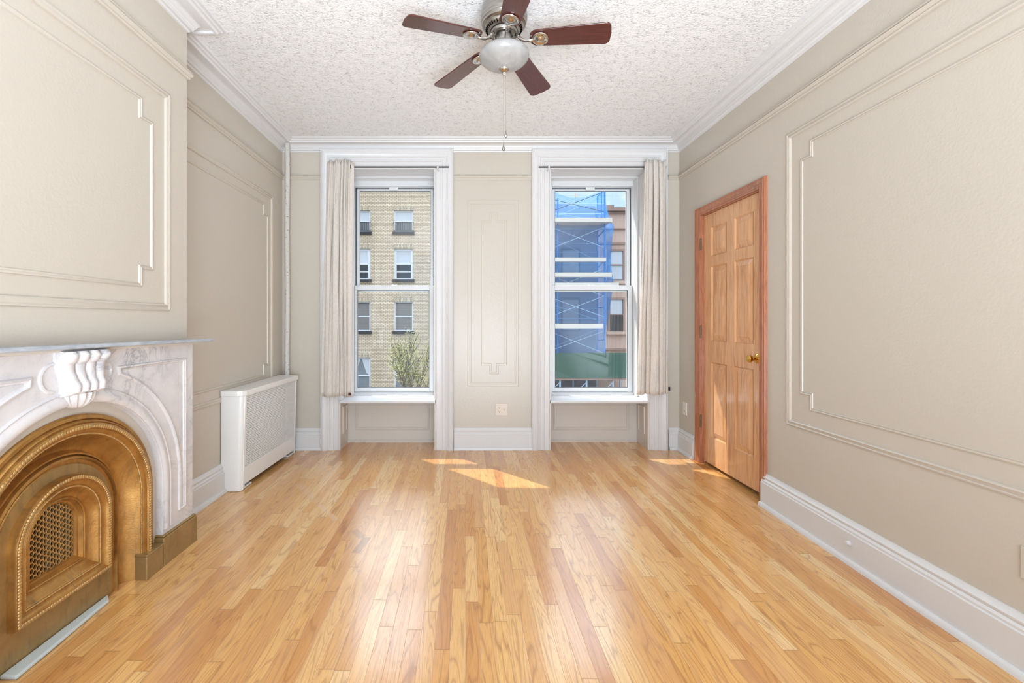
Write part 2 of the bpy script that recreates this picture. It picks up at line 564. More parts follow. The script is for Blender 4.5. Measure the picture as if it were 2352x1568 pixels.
def lathe(bm, prof, c, n=32, axis='z'):
    """prof: (r, h) pairs along the axis from centre c"""
    c = Vector(c)
    rings = []
    for r, h in prof:
        if r < 1e-5:
            p = {'z': (0, 0, h), 'x': (h, 0, 0), 'y': (0, h, 0)}[axis]
            rings.append([bm.verts.new(c + Vector(p))])
        else:
            ring = []
            for k in range(n):
                t = 2 * PI * k / n
                a, b = r * math.cos(t), r * math.sin(t)
                p = {'z': (a, b, h), 'x': (h, a, b), 'y': (a, h, b)}[axis]
                ring.append(bm.verts.new(c + Vector(p)))
            rings.append(ring)
    for A, B in zip(rings, rings[1:]):
        for k in range(n):
            k2 = (k + 1) % n
            if len(A) == 1 and len(B) == 1:
                continue
            if len(A) == 1:
                bm.faces.new((A[0], B[k], B[k2]))
            elif len(B) == 1:
                bm.faces.new((A[k], A[k2], B[0]))
            else:
                bm.faces.new((A[k], A[k2], B[k2], B[k]))


def ribbon(bm, path, prof, to3, closed=False, capends=True):
    """sweep profile (d sideways to the LEFT of travel, h) along a 2-D path with mitred corners"""
    n = len(path)
    P = [Vector(p) for p in path]
    mit = []
    for i in range(n):
        if closed:
            d1 = (P[i] - P[i - 1]).normalized()
            d2 = (P[(i + 1) % n] - P[i]).normalized()
        else:
            d1 = (P[i] - P[i - 1]).normalized() if i else (P[1] - P[0]).normalized()
            d2 = (P[i + 1] - P[i]).normalized() if i < n - 1 else d1
        n1 = Vector((-d1.y, d1.x))
        n2 = Vector((-d2.y, d2.x))
        mit.append((n1 + n2) / max(0.15, 1 + n1.dot(n2)))
    rows = []
    for i in range(n):
        rows.append([bm.verts.new(to3(P[i].x + mit[i].x * d, P[i].y + mit[i].y * d, h)) for d, h in prof])
    m_ = n if closed else n - 1
    for i in range(m_):
        A, B = rows[i], rows[(i + 1) % n]
        for k in range(len(prof) - 1):
            bm.faces.new((A[k], A[k + 1], B[k + 1], B[k]))
    if capends and not closed and len(prof) > 2:
        bm.faces.new(rows[0])
        bm.faces.new(rows[-1][::-1])


def arch(yc, zc, r, zb, n=40, a0=0.0, a1=PI):
    pts = []
    if zb is not None:
        pts.append((yc + r, zb))
    pts += [(yc + r * math.cos(a0 + (a1 - a0) * k / n), zc + r * math.sin(a0 + (a1 - a0) * k / n)) for k in range(n + 1)]
    if zb is not None:
        pts.append((yc - r, zb))
    return pts


def prism(bm, poly, h0, h1, to3, mi=0):
    a = [bm.verts.new(to3(p[0], p[1], h0)) for p in poly]
    b = [bm.verts.new(to3(p[0], p[1], h1)) for p in poly]
    f1 = bm.faces.new(a[::-1])
    f2 = bm.faces.new(b)
    n = len(poly)
    f1.material_index = f2.material_index = mi
    for i in range(n):
        f = bm.faces.new((a[i], a[(i + 1) % n], b[(i + 1) % n], b[i]))
        f.material_index = mi


def perforated(bm, u0, u1, v0, v1, pitch, rhole, to3, depth=0.003, inside=None, sides=6):
    """hexagonally staggered hole plate; each cell is a hexagon ring with hole walls"""
    s = pitch / math.sqrt(3)
    row = 0
    v = v0
    cache = {}

    def vert(a, b, h):
        k = (round(a * 20000), round(b * 20000), round(h * 20000))
        if k not in cache:
            cache[k] = bm.verts.new(to3(a, b, h))
        return cache[k]
    while v <= v1 + 1e-6:
        u = u0 + (pitch / 2 if row % 2 else 0)
        while u <= u1 + 1e-6:
            if inside is None or inside(u, v):
                o = []
                i1 = []
                i2 = []
                for k in range(6):
                    t = PI / 6 + k * PI / 3
                    o.append(vert(u + s * math.cos(t), v + s * math.sin(t), 0))
                    i1.append(bm.verts.new(to3(u + rhole * math.cos(t), v + rhole * math.sin(t), 0)))
                    i2.append(bm.verts.new(to3(u + rhole * math.cos(t), v + rhole * math.sin(t), -depth)))
                for k in range(6):
                    k2 = (k + 1) % 6
                    bm.faces.new((o[k], o[k2], i1[k2], i1[k]))
                    bm.faces.new((i1[k], i1[k2], i2[k2], i2[k]))
            u += pitch
        v += pitch * math.sqrt(3) / 2
        row += 1


# floor height below the eye: an old floor that dips to the right front
def fz(x, y):
    zr = -1.293 + 0.0258 * min(y, 4.3)
    zl = -1.19
    t = max(0.0, min(1.0, (x + 1.73) / 3.7))
    return zl + t * (zr - zl)


XL, XR, YF, ZC = -1.729, 1.97, 4.18, 1.665
XB, YB0, YB1 = -1.53, 1.00, 2.44
YN = -2.2
onL = lambda a, b, h: (XL + h, a, b)
onB = lambda a, b, h: (XB + h, a, b)
onR = lambda a, b, h: (XR - h, a, b)
onF = lambda a, b, h: (a, YF - h, b)
plan = lambda a, b, h: (a, b, h)

WIN = [(-1.191, -0.301), (0.758, 1.672)]       # recess openings in x
ZH = 1.4235                                    # head of the openings

# ------------------------------------------------------------------ shell
bm = BM()
NX, NY = 24, 44
g = [[None] * (NY + 1) for _ in range(NX + 1)]
for i in range(NX + 1):
    for j in range(NY + 1):
        x = -1.80 + 3.86 * i / NX
        y = YN + (4.46 - YN) * j / NY
        g[i][j] = bm.verts.new((x, y, fz(x, y)))
for i in range(NX):
    for j in range(NY):
        bm.faces.new((g[i][j], g[i + 1][j], g[i + 1][j + 1], g[i][j + 1]))
r = bmesh.ops.extrude_face_region(bm, geom=bm.faces[:])
bmesh.ops.translate(bm, vec=(0, 0, -0.08), verts=[v for v in r['geom'] if isinstance(v, bmesh.types.BMVert)])
obj('floor', bm, M['floor'], kind='structure', label='polished honey oak strip floor', smooth=True)

bm = BM()
box(bm, XL - 0.3, XR + 0.3, YN, YF + 0.3, ZC, ZC + 0.12)
obj('ceiling', bm, M['ceiling'], kind='structure', label='white textured plaster ceiling')

bm = BM()
box(bm, XL - 0.25, XL, YN, YF + 0.3, -1.45, ZC + 0.02)
obj('wall_left', bm, M['wall'], kind='structure', label='beige left wall')
bm = BM()
# chimney breast with a hollow for the fire insert
HC, HZ, HR = 1.72, -0.80, 0.441
poly = [(YB0, -1.35), (YB0, ZC + 0.02), (YB1, ZC + 0.02), (YB1, -1.35)] + \
       [p for p in arch(HC, HZ, HR, -1.35, 40)]
prism(bm, poly, -0.199, 0.0, onB)
obj('wall_breast', bm, M['wall'], kind='structure', label='beige chimney breast above the fireplace')

DY0, DY1, DZT = 3.02, 3.79, 0.893              # door opening
bm = BM()
box(bm, XR, XR + 0.25, YN, DY0, -1.45, ZC + 0.02)
box(bm, XR, XR + 0.25, DY1, YF + 0.3, -1.45, ZC + 0.02)
box(bm, XR, XR + 0.25, DY0, DY1, DZT, ZC + 0.02)
box(bm, XR + 0.12, XR + 0.25, DY0, DY1, -1.45, DZT)
bmesh.ops.remove_doubles(bm, verts=bm.verts, dist=1e-5)
obj('wall_right', bm, M['wall'], kind='structure', label='beige right wall')

bm = BM()
YX = 4.66
for a, b in ((XL - 0.25, WIN[0][0]), (WIN[0][1], WIN[1][0]), (WIN[1][1], XR + 0.25)):
    box(bm, a, b, YF, YX, -1.45, ZC + 0.02)
for a, b in WIN:
    box(bm, a, b, YF, YX, ZH, ZC + 0.02)
bmesh.ops.remove_doubles(bm, verts=bm.verts, dist=1e-5)
obj('wall_far', bm, M['wall'], kind='structure', label='beige window wall')

# ------------------------------------------------------------------ crown, rails, baseboards
roompath = [(XL, YN), (XL, YB0), (XB, YB0), (XB, YB1), (XL, YB1), (XL, YF), (XR, YF), (XR, YN)]
crown = [(0, 1.573), (-0.008, 1.575), (-0.012, 1.584), (-0.022, 1.588), (-0.026, 1.602), (-0.032, 1.606)]
for k in range(8):
    t = k / 7
    crown.append((-0.032 - 0.06 * (1 - math.cos(t * PI / 2)) - 0.0 * t, 1.606 + 0.034 * math.sin(t * PI / 2)))
crown += [(-0.095, 1.628), (-0.108, 1.628), (-0.113, 1.640), (-0.124, 1.643), (-0.128, 1.652), (-0.142, 1.655), (-0.146, ZC), (0, ZC)]
bm = BM()
ribbon(bm, roompath, crown, plan)
obj('trim_1', bm, M['white'], kind='structure', smooth=True, label='white crown moulding round the ceiling')

rail = [(0, 1.318), (-0.010, 1.318), (-0.014, 1.326), (-0.010, 1.331), (-0.020, 1.337), (-0.024, 1.347), (-0.014, 1.353), (-0.022, 1.358), (-0.020, 1.363), (0, 1.365)]
segs = [[(XL, YN), (XL, YB0), (XB, YB0), (XB, YB1), (XL, YB1), (XL, YF), (-1.35, YF)],
        [(-0.135, YF), (0.61, YF)], [(1.86, YF), (XR, YF), (XR, YN)]]
for n_, s_ in enumerate(segs):
    bm = BM()
    ribbon(bm, s_, rail, plan)
    obj('trim_%d' % (n_ + 2), bm, M['wall'], kind='structure', smooth=True)


def baseboard(name, path, top=0.197, shoe=0.022):
    """profile follows the floor, so heights are set per path point"""
    prof = [(0, top), (-0.006, top), (-0.010, top - 0.012), (-0.020, top - 0.022), (-0.020, top - 0.028), (-0.016, top - 0.036),
            (-0.024, top - 0.046), (-0.024, top - 0.056), (-0.030, top - 0.060), (-0.030, 0.026), (-0.040, 0.024),
            (-0.046, 0.016), (-0.048, -0.01), (0, -0.01)]
    b = BM()
    # subdivide the path so that it follows the floor
    pts = []
    for p, q in zip(path, path[1:]):
        n = max(1, int((Vector(q) - Vector(p)).length / 0.3))
        for k in range(n):
            pts.append((p[0] + (q[0] - p[0]) * k / n, p[1] + (q[1] - p[1]) * k / n))
    pts.append(path[-1])
    ribbon(b, pts, prof, lambda x, y, h: (x, y, h + fz(x, y)))
    return obj(name, b, M['white'], kind='structure', smooth=True)


baseboard('baseboard_left', [(XL, YB1), (XL, YF), (-1.352, YF)])
baseboard('baseboard_far', [(-0.131, YF), (0.608, YF)])
baseboard('baseboard_corner', [(1.862, YF), (XR, YF), (XR, 3.885)])
baseboard('baseboard_right', [(XR, 2.975), (XR, YN)], 0.215)
baseboard('baseboard_near', [(XL, YN), (XL, YB0), (XB, YB0)])
bm = BM()
Yk = F * (XR - 0.03) / (1950 - 1075)
lathe(bm, [(0.012, 0), (0.014, -0.006), (0.009, -0.010), (0.010, -0.016), (0.0, -0.018)], (XR - 0.030, Yk, -(1247 - 738) / F * Yk), 16, 'x')
obj('door_stop', bm, M['white'], label='small round white painted stop on the long right baseboard', cat='door stop', smooth=True,
    origin=(XR - 0.03, Yk, -(1247 - 738) / F * Yk))

# panel mouldings on the walls
big = [(0, 0), (0.002, 0.007), (0.008, 0.009), (0.012, 0.006), (0.020, 0.008), (0.028, 0.012), (0.034, 0.008), (0.036, 0)]
small = [(0, 0), (0.002, 0.005), (0.007, 0.007), (0.012, 0.004), (0.017, 0.006), (0.020, 0)]


def notched(a0, a1, b0, b1, n=0.075, m_=0.085):
    return [(a0, b0 + m_), (a0 + n * 0, b0 + m_), (a0 + n, b0 + m_), (a0 + n, b0), (a1 - n, b0), (a1 - n, b0 + m_), (a1, b0 + m_),
            (a1, b1 - m_), (a1 - n, b1 - m_), (a1 - n, b1), (a0 + n, b1), (a0 + n, b1 - m_), (a0, b1 - m_)][1:]


def panel(name, to3, o, i, flip=False):
    b = BM()
    (a0, a1, b0, b1) = o
    p = [(a0, b0), (a1, b0), (a1, b1), (a0, b1)]
    ribbon(b, p, big, to3, closed=True)
    q = notched(*i)
    ribbon(b, q, small, to3, closed=True)
    return obj(name, b, M['wall'], kind='structure', smooth=True)


panel('trim_5', onR, (-1.3, 2.768, -0.634, 1.152), (-1.17, 2.655, -0.515, 1.045), )
panel('trim_6', onB, (1.146, 2.294, 0.052, 1.160), (1.263, 2.177, 0.160, 1.050))
panel('trim_7', onL, (2.50, 3.965, -0.565, 1.105), (2.60, 3.875, -0.465, 1.003))
# slim panel on the pier between the windows
b = BM()
ribbon(b, [(-0.005, -0.605), (0.470, -0.605), (0.470, 1.130), (-0.005, 1.130)], [(d, h * 0.36) for d, h in big], onF, closed=True)
q = [(0.122, -0.41), (0.200, -0.41), (0.200, -0.49), (0.285, -0.49), (0.285, -0.41), (0.362, -0.41),
     (0.362, 0.941), (0.277, 0.941), (0.277, 1.018), (0.198, 1.018), (0.198, 0.941), (0.122, 0.941)]
ribbon(b, q, [(d, h * 0.32) for d, h in small], onF, closed=True)
obj('trim_8', b, M['wall'], kind='structure', smooth=True)

# ------------------------------------------------------------------ windows
FR = [(-1.134, -0.340), (0.837, 1.640)]
casing = [(0, 0), (0, 0.030), (-0.006, 0.036), (-0.012, 0.030), (-0.050, 0.030), (-0.054, 0.038), (-0.064, 0.040), (-0.068, 0.034), (-0.088, 0.036),
          (-0.092, 0.044), (-0.100, 0.046), (-0.104, 0.040), (-0.118, 0.050), (-0.134, 0.058), (-0.150, 0.060), (-0.158, 0.052), (-0.166, 0.054), (-0.168, 0)]
for w, ((wa, wb), (fa, fb)) in enumerate(zip(WIN, FR)):
    zf = fz((wa + wb) / 2, 4.13) - 0.003
    wd = thing('window_%d' % (w + 1), 'tall white sash window with deep sill, %s' % ('left of the pier' if w == 0 else 'right of the pier'),
               None, ((wa + wb) / 2, YF, -1.19), kind='structure')
    bm = BM()
    # path travels so that the left side faces into the opening
    ribbon(bm, [(wb, zf), (wb, ZH), (wa, ZH), (wa, zf)], casing, onF)
    obj('casing', bm, M['white'], wd, smooth=True)
    # jamb linings and soffit
    bm = BM()
    for xa, xb in ((wa, wa + 0.012), (wb - 0.012, wb)):
        box(bm, xa, xb, YF - 0.028, 4.452, -0.73, ZH)
    box(bm, wa + 0.012, wb - 0.012, YF - 0.028, 4.452, ZH - 0.012, ZH)
    box(bm, wa + 0.012, wb - 0.012, 4.36, 4.452, ZH - 0.030, ZH - 0.012)
    box(bm, wa + 0.012, wa + 0.030, 4.36, 4.452, -0.73, ZH - 0.030)
    box(bm, wb - 0.030, wb - 0.012, 4.36, 4.452, -0.73, ZH - 0.030)
    obj('jamb_lining', bm, M['white'], wd, bevel=0.002)
    # sill board
    bm = BM()
    box(bm, wa + 0.002, wb - 0.002, YF - 0.052, 4.46, -0.755, -0.731)
    obj('sill', bm, M['white'], wd, bevel=0.006)
    # panelling below the sill
    bm = BM()
    box(bm, wa, wb, 4.42, 4.50, -1.32, -0.755)
    box(bm, wa, wa + 0.010, YF - 0.03, 4.42, -1.32, -0.755)
    box(bm, wb - 0.010, wb, YF - 0.03, 4.42, -1.32, -0.755)
    to = lambda a, b_, h: (a, 4.42 - h, b_)
    ribbon(bm, [(wa + 0.08, -1.07), (wb - 0.08, -1.07), (wb - 0.08, -0.79), (wa + 0.08, -0.79)], [(0, 0), (0.003, 0.008), (0.012, 0.010), (0.018, 0.004), (0.028, 0.006), (0.03, 0)], to, closed=True)
    tl = lambda a, b_, h: (wa + 0.010 + h, a, b_)
    ribbon(bm, [(4.22, -1.06), (4.37, -1.06), (4.37, -0.80), (4.22, -0.80)], [(0, 0), (0.003, 0.006), (0.012, 0.008), (0.018, 0)], tl, closed=True)
    tr_ = lambda a, b_, h: (wb - 0.010 - h, a, b_)
    ribbon(bm, [(4.22, -1.06), (4.37, -1.06), (4.37, -0.80), (4.22, -0.80)], [(0, 0), (0.003, 0.006), (0.012, 0.008), (0.018, 0)], tr_, closed=True)
    box(bm, wa, wb, 4.405, 4.42, -1.32, -1.165)
    obj('lower_panel', bm, M['white_panel'], wd)
    # frame
    bm = BM()
    y0, y1 = 4.452, 4.60
    zt, zb = 1.345, -0.705
    box(bm, wa + 0.002, fa, y0, y1, -0.735, ZH - 0.002)
    box(bm, fb, wb - 0.002, y0, y1, -0.735, ZH - 0.002)
    box(bm, fa, fb, y0, y1, zt, ZH - 0.002)
    box(bm, fa, fb, y0, y1, -0.735, zb)
    box(bm, fa, fb, y0 - 0.006, y0, -0.731, -0.716)
    obj('frame', bm, M['vinyl'], wd, bevel=0.003)
    bm = BM()   # dark track gap beside the upper sash
    for xa, xb in ((fa + 0.0005, fa + 0.008), (fb - 0.008, fb - 0.0005)):
        box(bm, xa, xb, 4.520, 4.53, 0.35, zt - 0.001)
    box(bm, fa + 0.012, fb - 0.012, 4.515, 4.52, zt - 0.005, zt - 0.001)
    obj('track', bm, M['gasket'], wd)
    # upper sash
    ga, gb = fa + 0.040, fb - 0.040
    us = BM()
    yy = (4.525, 4.560)
    box(us, fa + 0.011, ga, *yy, 0.30, zt - 0.009)
    box(us, gb, fb - 0.011, *yy, 0.30, zt - 0.009)
    box(us, ga, gb, *yy, 1.318, zt - 0.009)
    box(us, ga, gb, *yy, 0.30, 0.345)
    uso = obj('upper_sash', us, M['vinyl'], wd, bevel=0.003)
    bm = BM()
    box(bm, ga, gb, 4.540, 4.544, 0.345, 1.318)
    obj('glass_pane', bm, M['glass'], uso)
    bm = BM()
    for e in ((ga, ga + 0.004, 0.345, 1.318), (gb - 0.004, gb, 0.345, 1.318), (ga, gb, 1.314, 1.318)):
        box(bm, e[0], e[1], 4.532, 4.539, e[2], e[3])
    obj('gasket', bm, M['gasket'], uso)
    bm = BM()
    xc = (fa + fb) / 2 - 0.01
    box(bm, xc - 0.045, xc + 0.045, 4.500, 4.524, 1.318, 1.352)
    obj('tilt_latch', bm, M['vinyl'], uso, bevel=0.004)
    # lower sash
    ls = BM()
    yy = (4.470, 4.510)
    ga, gb = fa + 0.030, fb - 0.046
    box(ls, fa + 0.002, ga, *yy, -0.70, 0.359)
    box(ls, gb, fb - 0.002, *yy, -0.70, 0.359)
    box(ls, ga, gb, *yy, 0.311, 0.359)
    box(ls, ga, gb, *yy, -0.70, -0.660)
    lso = obj('lower_sash', ls, M['vinyl'], wd, bevel=0.003)
    bm = BM()
    box(bm, ga, gb, 4.488, 4.492, -0.660, 0.311)
    obj('glass_pane', bm, M['glass'], lso)
    bm = BM()
    for e in ((ga, ga + 0.004, -0.66, 0.311), (gb - 0.004, gb, -0.66, 0.311), (ga, gb, 0.307, 0.311), (ga, gb, -0.66, -0.655)):
        box(bm, e[0], e[1], 4.480, 4.487, e[2], e[3])
    obj('gasket', bm, M['gasket'], lso)
    bm = BM()
    lathe(bm, [(0.012, 0), (0.012, 0.008), (0.0, 0.010)], (xc - 0.01, 4.49, 0.359), 14)
    box(bm, xc - 0.01, xc + 0.035, 4.485, 4.495, 0.361, 0.367)
    obj('sash_lock', bm, M['vinyl'], lso, bevel=0.001)

# ------------------------------------------------------------------ curtain rods and curtains
ROD_Y, ROD_Z = 4.075, 1.402
for xa, xb, side in ((-1.25, -0.172, 0), (0.643, 1.80, 1)):
    t = thing('curtain_rod', 'thin black curtain rod across the %s window head' % ('left' if side == 0 else 'right'), 'curtain rod',
              ((xa + xb) / 2, ROD_Y, ROD_Z), group='black curtain rods')
    bm = BM()
    tube(bm, [(xa, ROD_Y, ROD_Z), (xb, ROD_Y, ROD_Z)], 0.006, 10)
    obj('rod', bm, M['black'], t, smooth=True)
    for xx in ((-0.275, -1.22) if side == 0 else (0.735, 1.74)):
        bm = BM()
        tube(bm, [(xx, ROD_Y, ROD_Z - 0.009), (xx, 4.110, ROD_Z - 0.012), (xx, 4.1455, ROD_Z - 0.012)], 0.006, 8)
        lathe(bm, [(0.010, -0.008), (0.010, 0.008)], (xx, ROD_Y, ROD_Z), 10, 'x')
        obj('bracket', bm, M['white'], t, smooth=True, label='white rod bracket')


def curtain(xt0, xt1, xb0, xb1, zt, zb, nf, seed, label, flip=False):
    rnd = random.Random(seed)
    t = thing('curtain', label, 'curtain', ((xt0 + xt1) / 2, ROD_Y, zb), group='linen curtains at the windows')
    ph = [rnd.uniform(-0.5, 0.5) for _ in range(nf + 2)]
    am = [rnd.uniform(0.75, 1.15) for _ in range(nf + 2)]
    NU, NV = nf * 22, 46
    bm = BM()
    rows = []
    for j in range(NV + 1):
        tv = j / NV
        z = zt + (zb - zt) * tv
        x0 = xt0 + (xb0 - xt0) * tv ** 0.8
        x1 = xt1 + (xb1 - xt1) * tv ** 0.8
        row = []
        for i in range(NU + 1):
            u = i / NU
            k = nf * (u + 0.055 * math.sin(2 * PI * u + seed) + 0.03 * math.sin(4 * PI * u + 2 * seed))
            k = max(0.0, k)
            kk = int(min(k, nf - 1e-6))
            a = 0.042 * am[kk] * (0.62 + 0.38 * math.sin(PI * min(1, tv * 1.5)))
            uu = u + 0.020 * math.sin(2 * PI * k * 0.5 + ph[kk] + tv * 2.2) * tv
            wave = math.sin(2 * PI * k + 0.8 * math.sin(2.6 * tv + seed) + 0.15 * math.sin(9 * tv + k))
            wave = math.copysign(abs(wave) ** 0.8, wave)
            y = ROD_Y - 0.016 + a * wave * (0.70 if j > 3 else 0.50)
            x = x0 + (x1 - x0) * uu + 0.012 * math.sin(4 * PI * k + 1.0 + tv * 3)
            zz = z + (0.008 * math.sin(k * 2.1 + seed) if j == NV else 0) + ((0.012 * math.cos(2 * PI * k + 2) + 0.008 * math.sin(3.1 * k + seed)) if j < 2 else 0)
            row.append(bm.verts.new((x, y, zz)))
        rows.append(row)
    for A, B in zip(rows, rows[1:]):
        for i in range(NU):
            bm.faces.new((A[i], A[i + 1], B[i + 1], B[i]))
    o = obj('cloth', bm, M['linen'], t, smooth='all')
    s = o.modifiers.new('thick', 'SOLIDIFY')
    s.thickness = 0.0025
    for k in ((nf - 1,) if seed == 2 else (0,)):
        bm = BM()
        x = xt0 + (xt1 - xt0) * (k + 0.5) / nf
        R_, r_ = 0.022, 0.004
        lathe(bm, [(R_ + r_ * math.cos(q), r_ * math.sin(q)) for q in [2 * PI * s_ / 8 for s_ in range(9)]], (x, ROD_Y, ROD_Z), 18, 'x')
        obj('grommet', bm, M['black'], t, smooth=True)
    return t


c1 = curtain(-1.272, -1.040, -1.325, -1.035, 1.450, -0.680, 5, 2, 'long beige linen curtain bunched at the left edge of the left window')
bm = BM()
box(bm, -1.075, -1.050, 4.026, 4.029, -0.665, -0.640)
obj('hem_patch', bm, M['patch'], c1, label='small dark brown square patch')
c2 = curtain(1.590, 1.785, 1.535, 1.815, 1.452, -0.660, 5, 5, 'long beige linen curtain bunched at the right edge of the right window')
bm = BM()
box(bm, 1.838, 1.852, YF - 0.075, YF - 0.062, -0.635, -0.600)
obj('curtain_holdback', bm, M['black'], label='tiny black square clip on the casing beside the right curtain hem', cat='clip',
    origin=(1.845, YF - 0.0685, -0.62))

# ------------------------------------------------------------------ door
dr = thing('door_1', 'orange stained six panel wooden door in the right wall', None, (XR, (DY0 + DY1) / 2, fz(XR, 3.4)), kind='structure')
bm = BM()
zf = fz(XR, 3.4)
wood_cas = [(0, -0.12), (0, 0.012), (-0.008, 0.016), (-0.014, 0.012), (-0.030, 0.014), (-0.036, 0.020), (-0.050, 0.022), (-0.054, 0.018), (-0.064, 0.020), (-0.068, 0.0), (-0.068, -0.001)]
ribbon(bm, [(DY1 + 0.002, fz(XR, 3.82) + 0.002), (DY1 + 0.002, DZT), (DY0 - 0.002, DZT), (DY0 - 0.002, fz(XR, 3.0) + 0.002)][::1],
       wood_cas, onR, capends=True)
obj('casing', bm, M['casing_wood'], dr, smooth=True)
bm = BM()
box(bm, XR + 0.001, XR + 0.12, DY0 - 0.001, DY0 + 0.005, -1.21, DZT)
box(bm, XR + 0.001, XR + 0.12, DY1 - 0.005, DY1 + 0.001, -1.21, DZT)
box(bm, XR + 0.001, XR + 0.12, DY0 + 0.005, DY1 - 0.005, DZT - 0.005, DZT + 0.001)
box(bm, XR + 0.060, XR + 0.075, DY1 - 0.02, DY1 - 0.005, -1.21, DZT - 0.005)
obj('jamb', bm, M['casing_wood'], dr)
bm = BM()
DB = -1.172
X0, X1 = XR + 0.022, XR + 0.058
ys = [DY0 + 0.006, 3.132, 3.352, 3.458, 3.672, DY1 - 0.006]
zs = [DB, -0.950, -0.335, -0.158, 0.450, 0.535, 0.770, DZT - 0.006]
box(bm, X0 + 0.010, X1, ys[0], ys[-1], DB, zs[-1])
for a, b_ in ((0, 1), (2, 3), (4, 5)):
    box(bm, X0, X0 + 0.012, ys[a], ys[b_], DB, zs[-1])
for a, b_ in ((0, 1), (2, 3), (4, 5), (6, 7)):
    for c_, d_ in ((1, 2), (3, 4)):
        box(bm, X0, X0 + 0.012, ys[c_], ys[d_], zs[a], zs[b_])
slab = obj('slab', bm, M['door'], dr, bevel=0.0015)
for a, b_ in ((1, 2), (3, 4), (5, 6)):
    for c_, d_ in ((1, 2), (3, 4)):
        bm = BM()
        y0, y1, z0, z1 = ys[c_], ys[d_], zs[a], zs[b_]
        rings = []
        for ins, h in ((0.0, 0.001), (0.008, -0.008), (0.010, -0.009), (0.044, -0.001), (0.046, 0.001)):
            rings.append([bm.verts.new((X0 - h, yy, zz)) for yy, zz in ((y0 + ins, z0 + ins), (y1 - ins, z0 + ins), (y1 - ins, z1 - ins), (y0 + ins, z1 - ins))])
        for A, B in zip(rings, rings[1:]):
            for k in range(4):
                bm.faces.new((A[k], A[(k + 1) % 4], B[(k + 1) % 4], B[k]))
        bm.faces.new(rings[-1])
        obj('panel', bm, M['door'], slab)
bm = BM()
lathe(bm, [(0.0, 0.0), (0.034, 0.0), (0.034, -0.004), (0.028, -0.010), (0.013, -0.014), (0.011, -0.030), (0.020, -0.038), (0.027, -0.050), (0.026, -0.062), (0.018, -0.070), (0.0, -0.072)],
      (X0, 3.085, -0.256), 28, 'x')
obj('knob', bm, M['brass'], slab, smooth=True, label='polished brass round knob')
for v_ in (561, 762, 966):
    Yh = 3.792
    zc = -(v_ - 738) / F * Yh
    bm = BM()
    tube(bm, [(XR - 0.004, Yh - 0.004, zc - 0.045), (XR - 0.004, Yh - 0.004, zc + 0.045)], 0.007, 10)
    box(bm, XR - 0.003, XR + 0.020, Yh - 0.006, Yh - 0.003, zc - 0.043, zc + 0.043)
    for k in (-0.048, 0.048):
        lathe(bm, [(0.0, -0.004), (0.006, -0.002), (0.006, 0.002), (0.0, 0.004)], (XR - 0.004, Yh - 0.004, zc + k), 10)
    obj('hinge', bm, M['hinge'], dr, smooth=True)

# ------------------------------------------------------------------ outlets
def receptacle(bm_, bmd, a, b, to3, s=1.0):
    prism(bm_, [(a + 0.0165 * s * math.cos(t), b + 0.0145 * s * math.sin(t)) for t in [2 * PI * k / 20 for k in range(20)]], 0.004, 0.008, to3)
    for da in (-0.0065, 0.0065):
        prism(bmd, [(a + da * s - 0.001, b), (a + da * s + 0.001, b), (a + da * s + 0.001, b + 0.008 * s), (a + da * s - 0.001, b + 0.008 * s)], 0.0075, 0.0084, to3)
    prism(bmd, [(a + 0.0028 * math.cos(t), b - 0.006 * s + 0.0028 * math.sin(t)) for t in [2 * PI * k / 10 for k in range(10)]], 0.0075, 0.0084, to3)


def outlet(label, a, b, w, h, recs, to3, mat, org):
    t = thing('wall_outlet', label, 'outlet', org)
    bm = BM()
    prism(bm, [(a - w / 2, b - h / 2), (a + w / 2, b - h / 2), (a + w / 2, b + h / 2), (a - w / 2, b + h / 2)], 0, 0.006, to3)
    obj('cover_plate', bm, mat, t, bevel=0.002)
    for ra, rb in recs:
        b1, b2 = BM(), BM()
        receptacle(b1, b2, a + ra, b + rb, to3)
        rr = obj('receptacle', b1, mat, t)
        obj('slots', b2, M['dark'], rr)
    return t


outlet('ivory double outlet plate with three sockets, low on the pier between the windows', 0.312, -0.820, 0.112, 0.112,
       [(-0.022, 0.019), (-0.022, -0.019), (0.024, 0.0)], onF, M['outlet'], (0.312, YF, -0.820))
Yo = F * XR / (1574 - 1075)
outlet('white duplex outlet between the right window and the wooden door', Yo, -(938 - 738) / F * Yo, 0.072, 0.115,
       [(0, 0.02), (0, -0.02)], onR, M['outlet_w'], (XR, Yo, -(938 - 738) / F * Yo))
outlet('cream outlet plate cut off by the picture edge, above the long right baseboard', 1.545, -(1300 - 738) / F * 1.565, 0.100, 0.115,
       [(-0.01, 0.02), (-0.01, -0.02)], onR, M['wall'], (XR, 1.545, -(1300 - 738) / F * 1.565))

# ------------------------------------------------------------------ steam pipe
bm = BM()
px, py = -1.652, 4.10
pts = []
for k in range(13):
    z = fz(px, py) - 0.002 + (1.628 - fz(px, py)) * k / 12
    pts.append((px + 0.003 * math.sin(k * 1.3), py, z))
tube(bm, pts, 0.021, 16)
obj('steam_pipe', bm, M['pipe'], label='thin white painted vertical pipe in the corner behind the radiator cover', cat='pipe', smooth=True,
    origin=(px, py, fz(px, py)))

# ------------------------------------------------------------------ radiator cover
RY0, RY1 = 3.13, 4.075
zb = -1.188
rc = thing('radiator_cover', 'white metal radiator cover with perforated front beneath the left wall panel', 'radiator cover', (-1.66, (RY0 + RY1) / 2, zb))


def rx(y, z):   # front face: slightly skewed and leaning
    return -1.570 + 0.025 * (y - RY0) / (RY1 - RY0) - 0.018 * (1 - (z - zb) / 0.70)


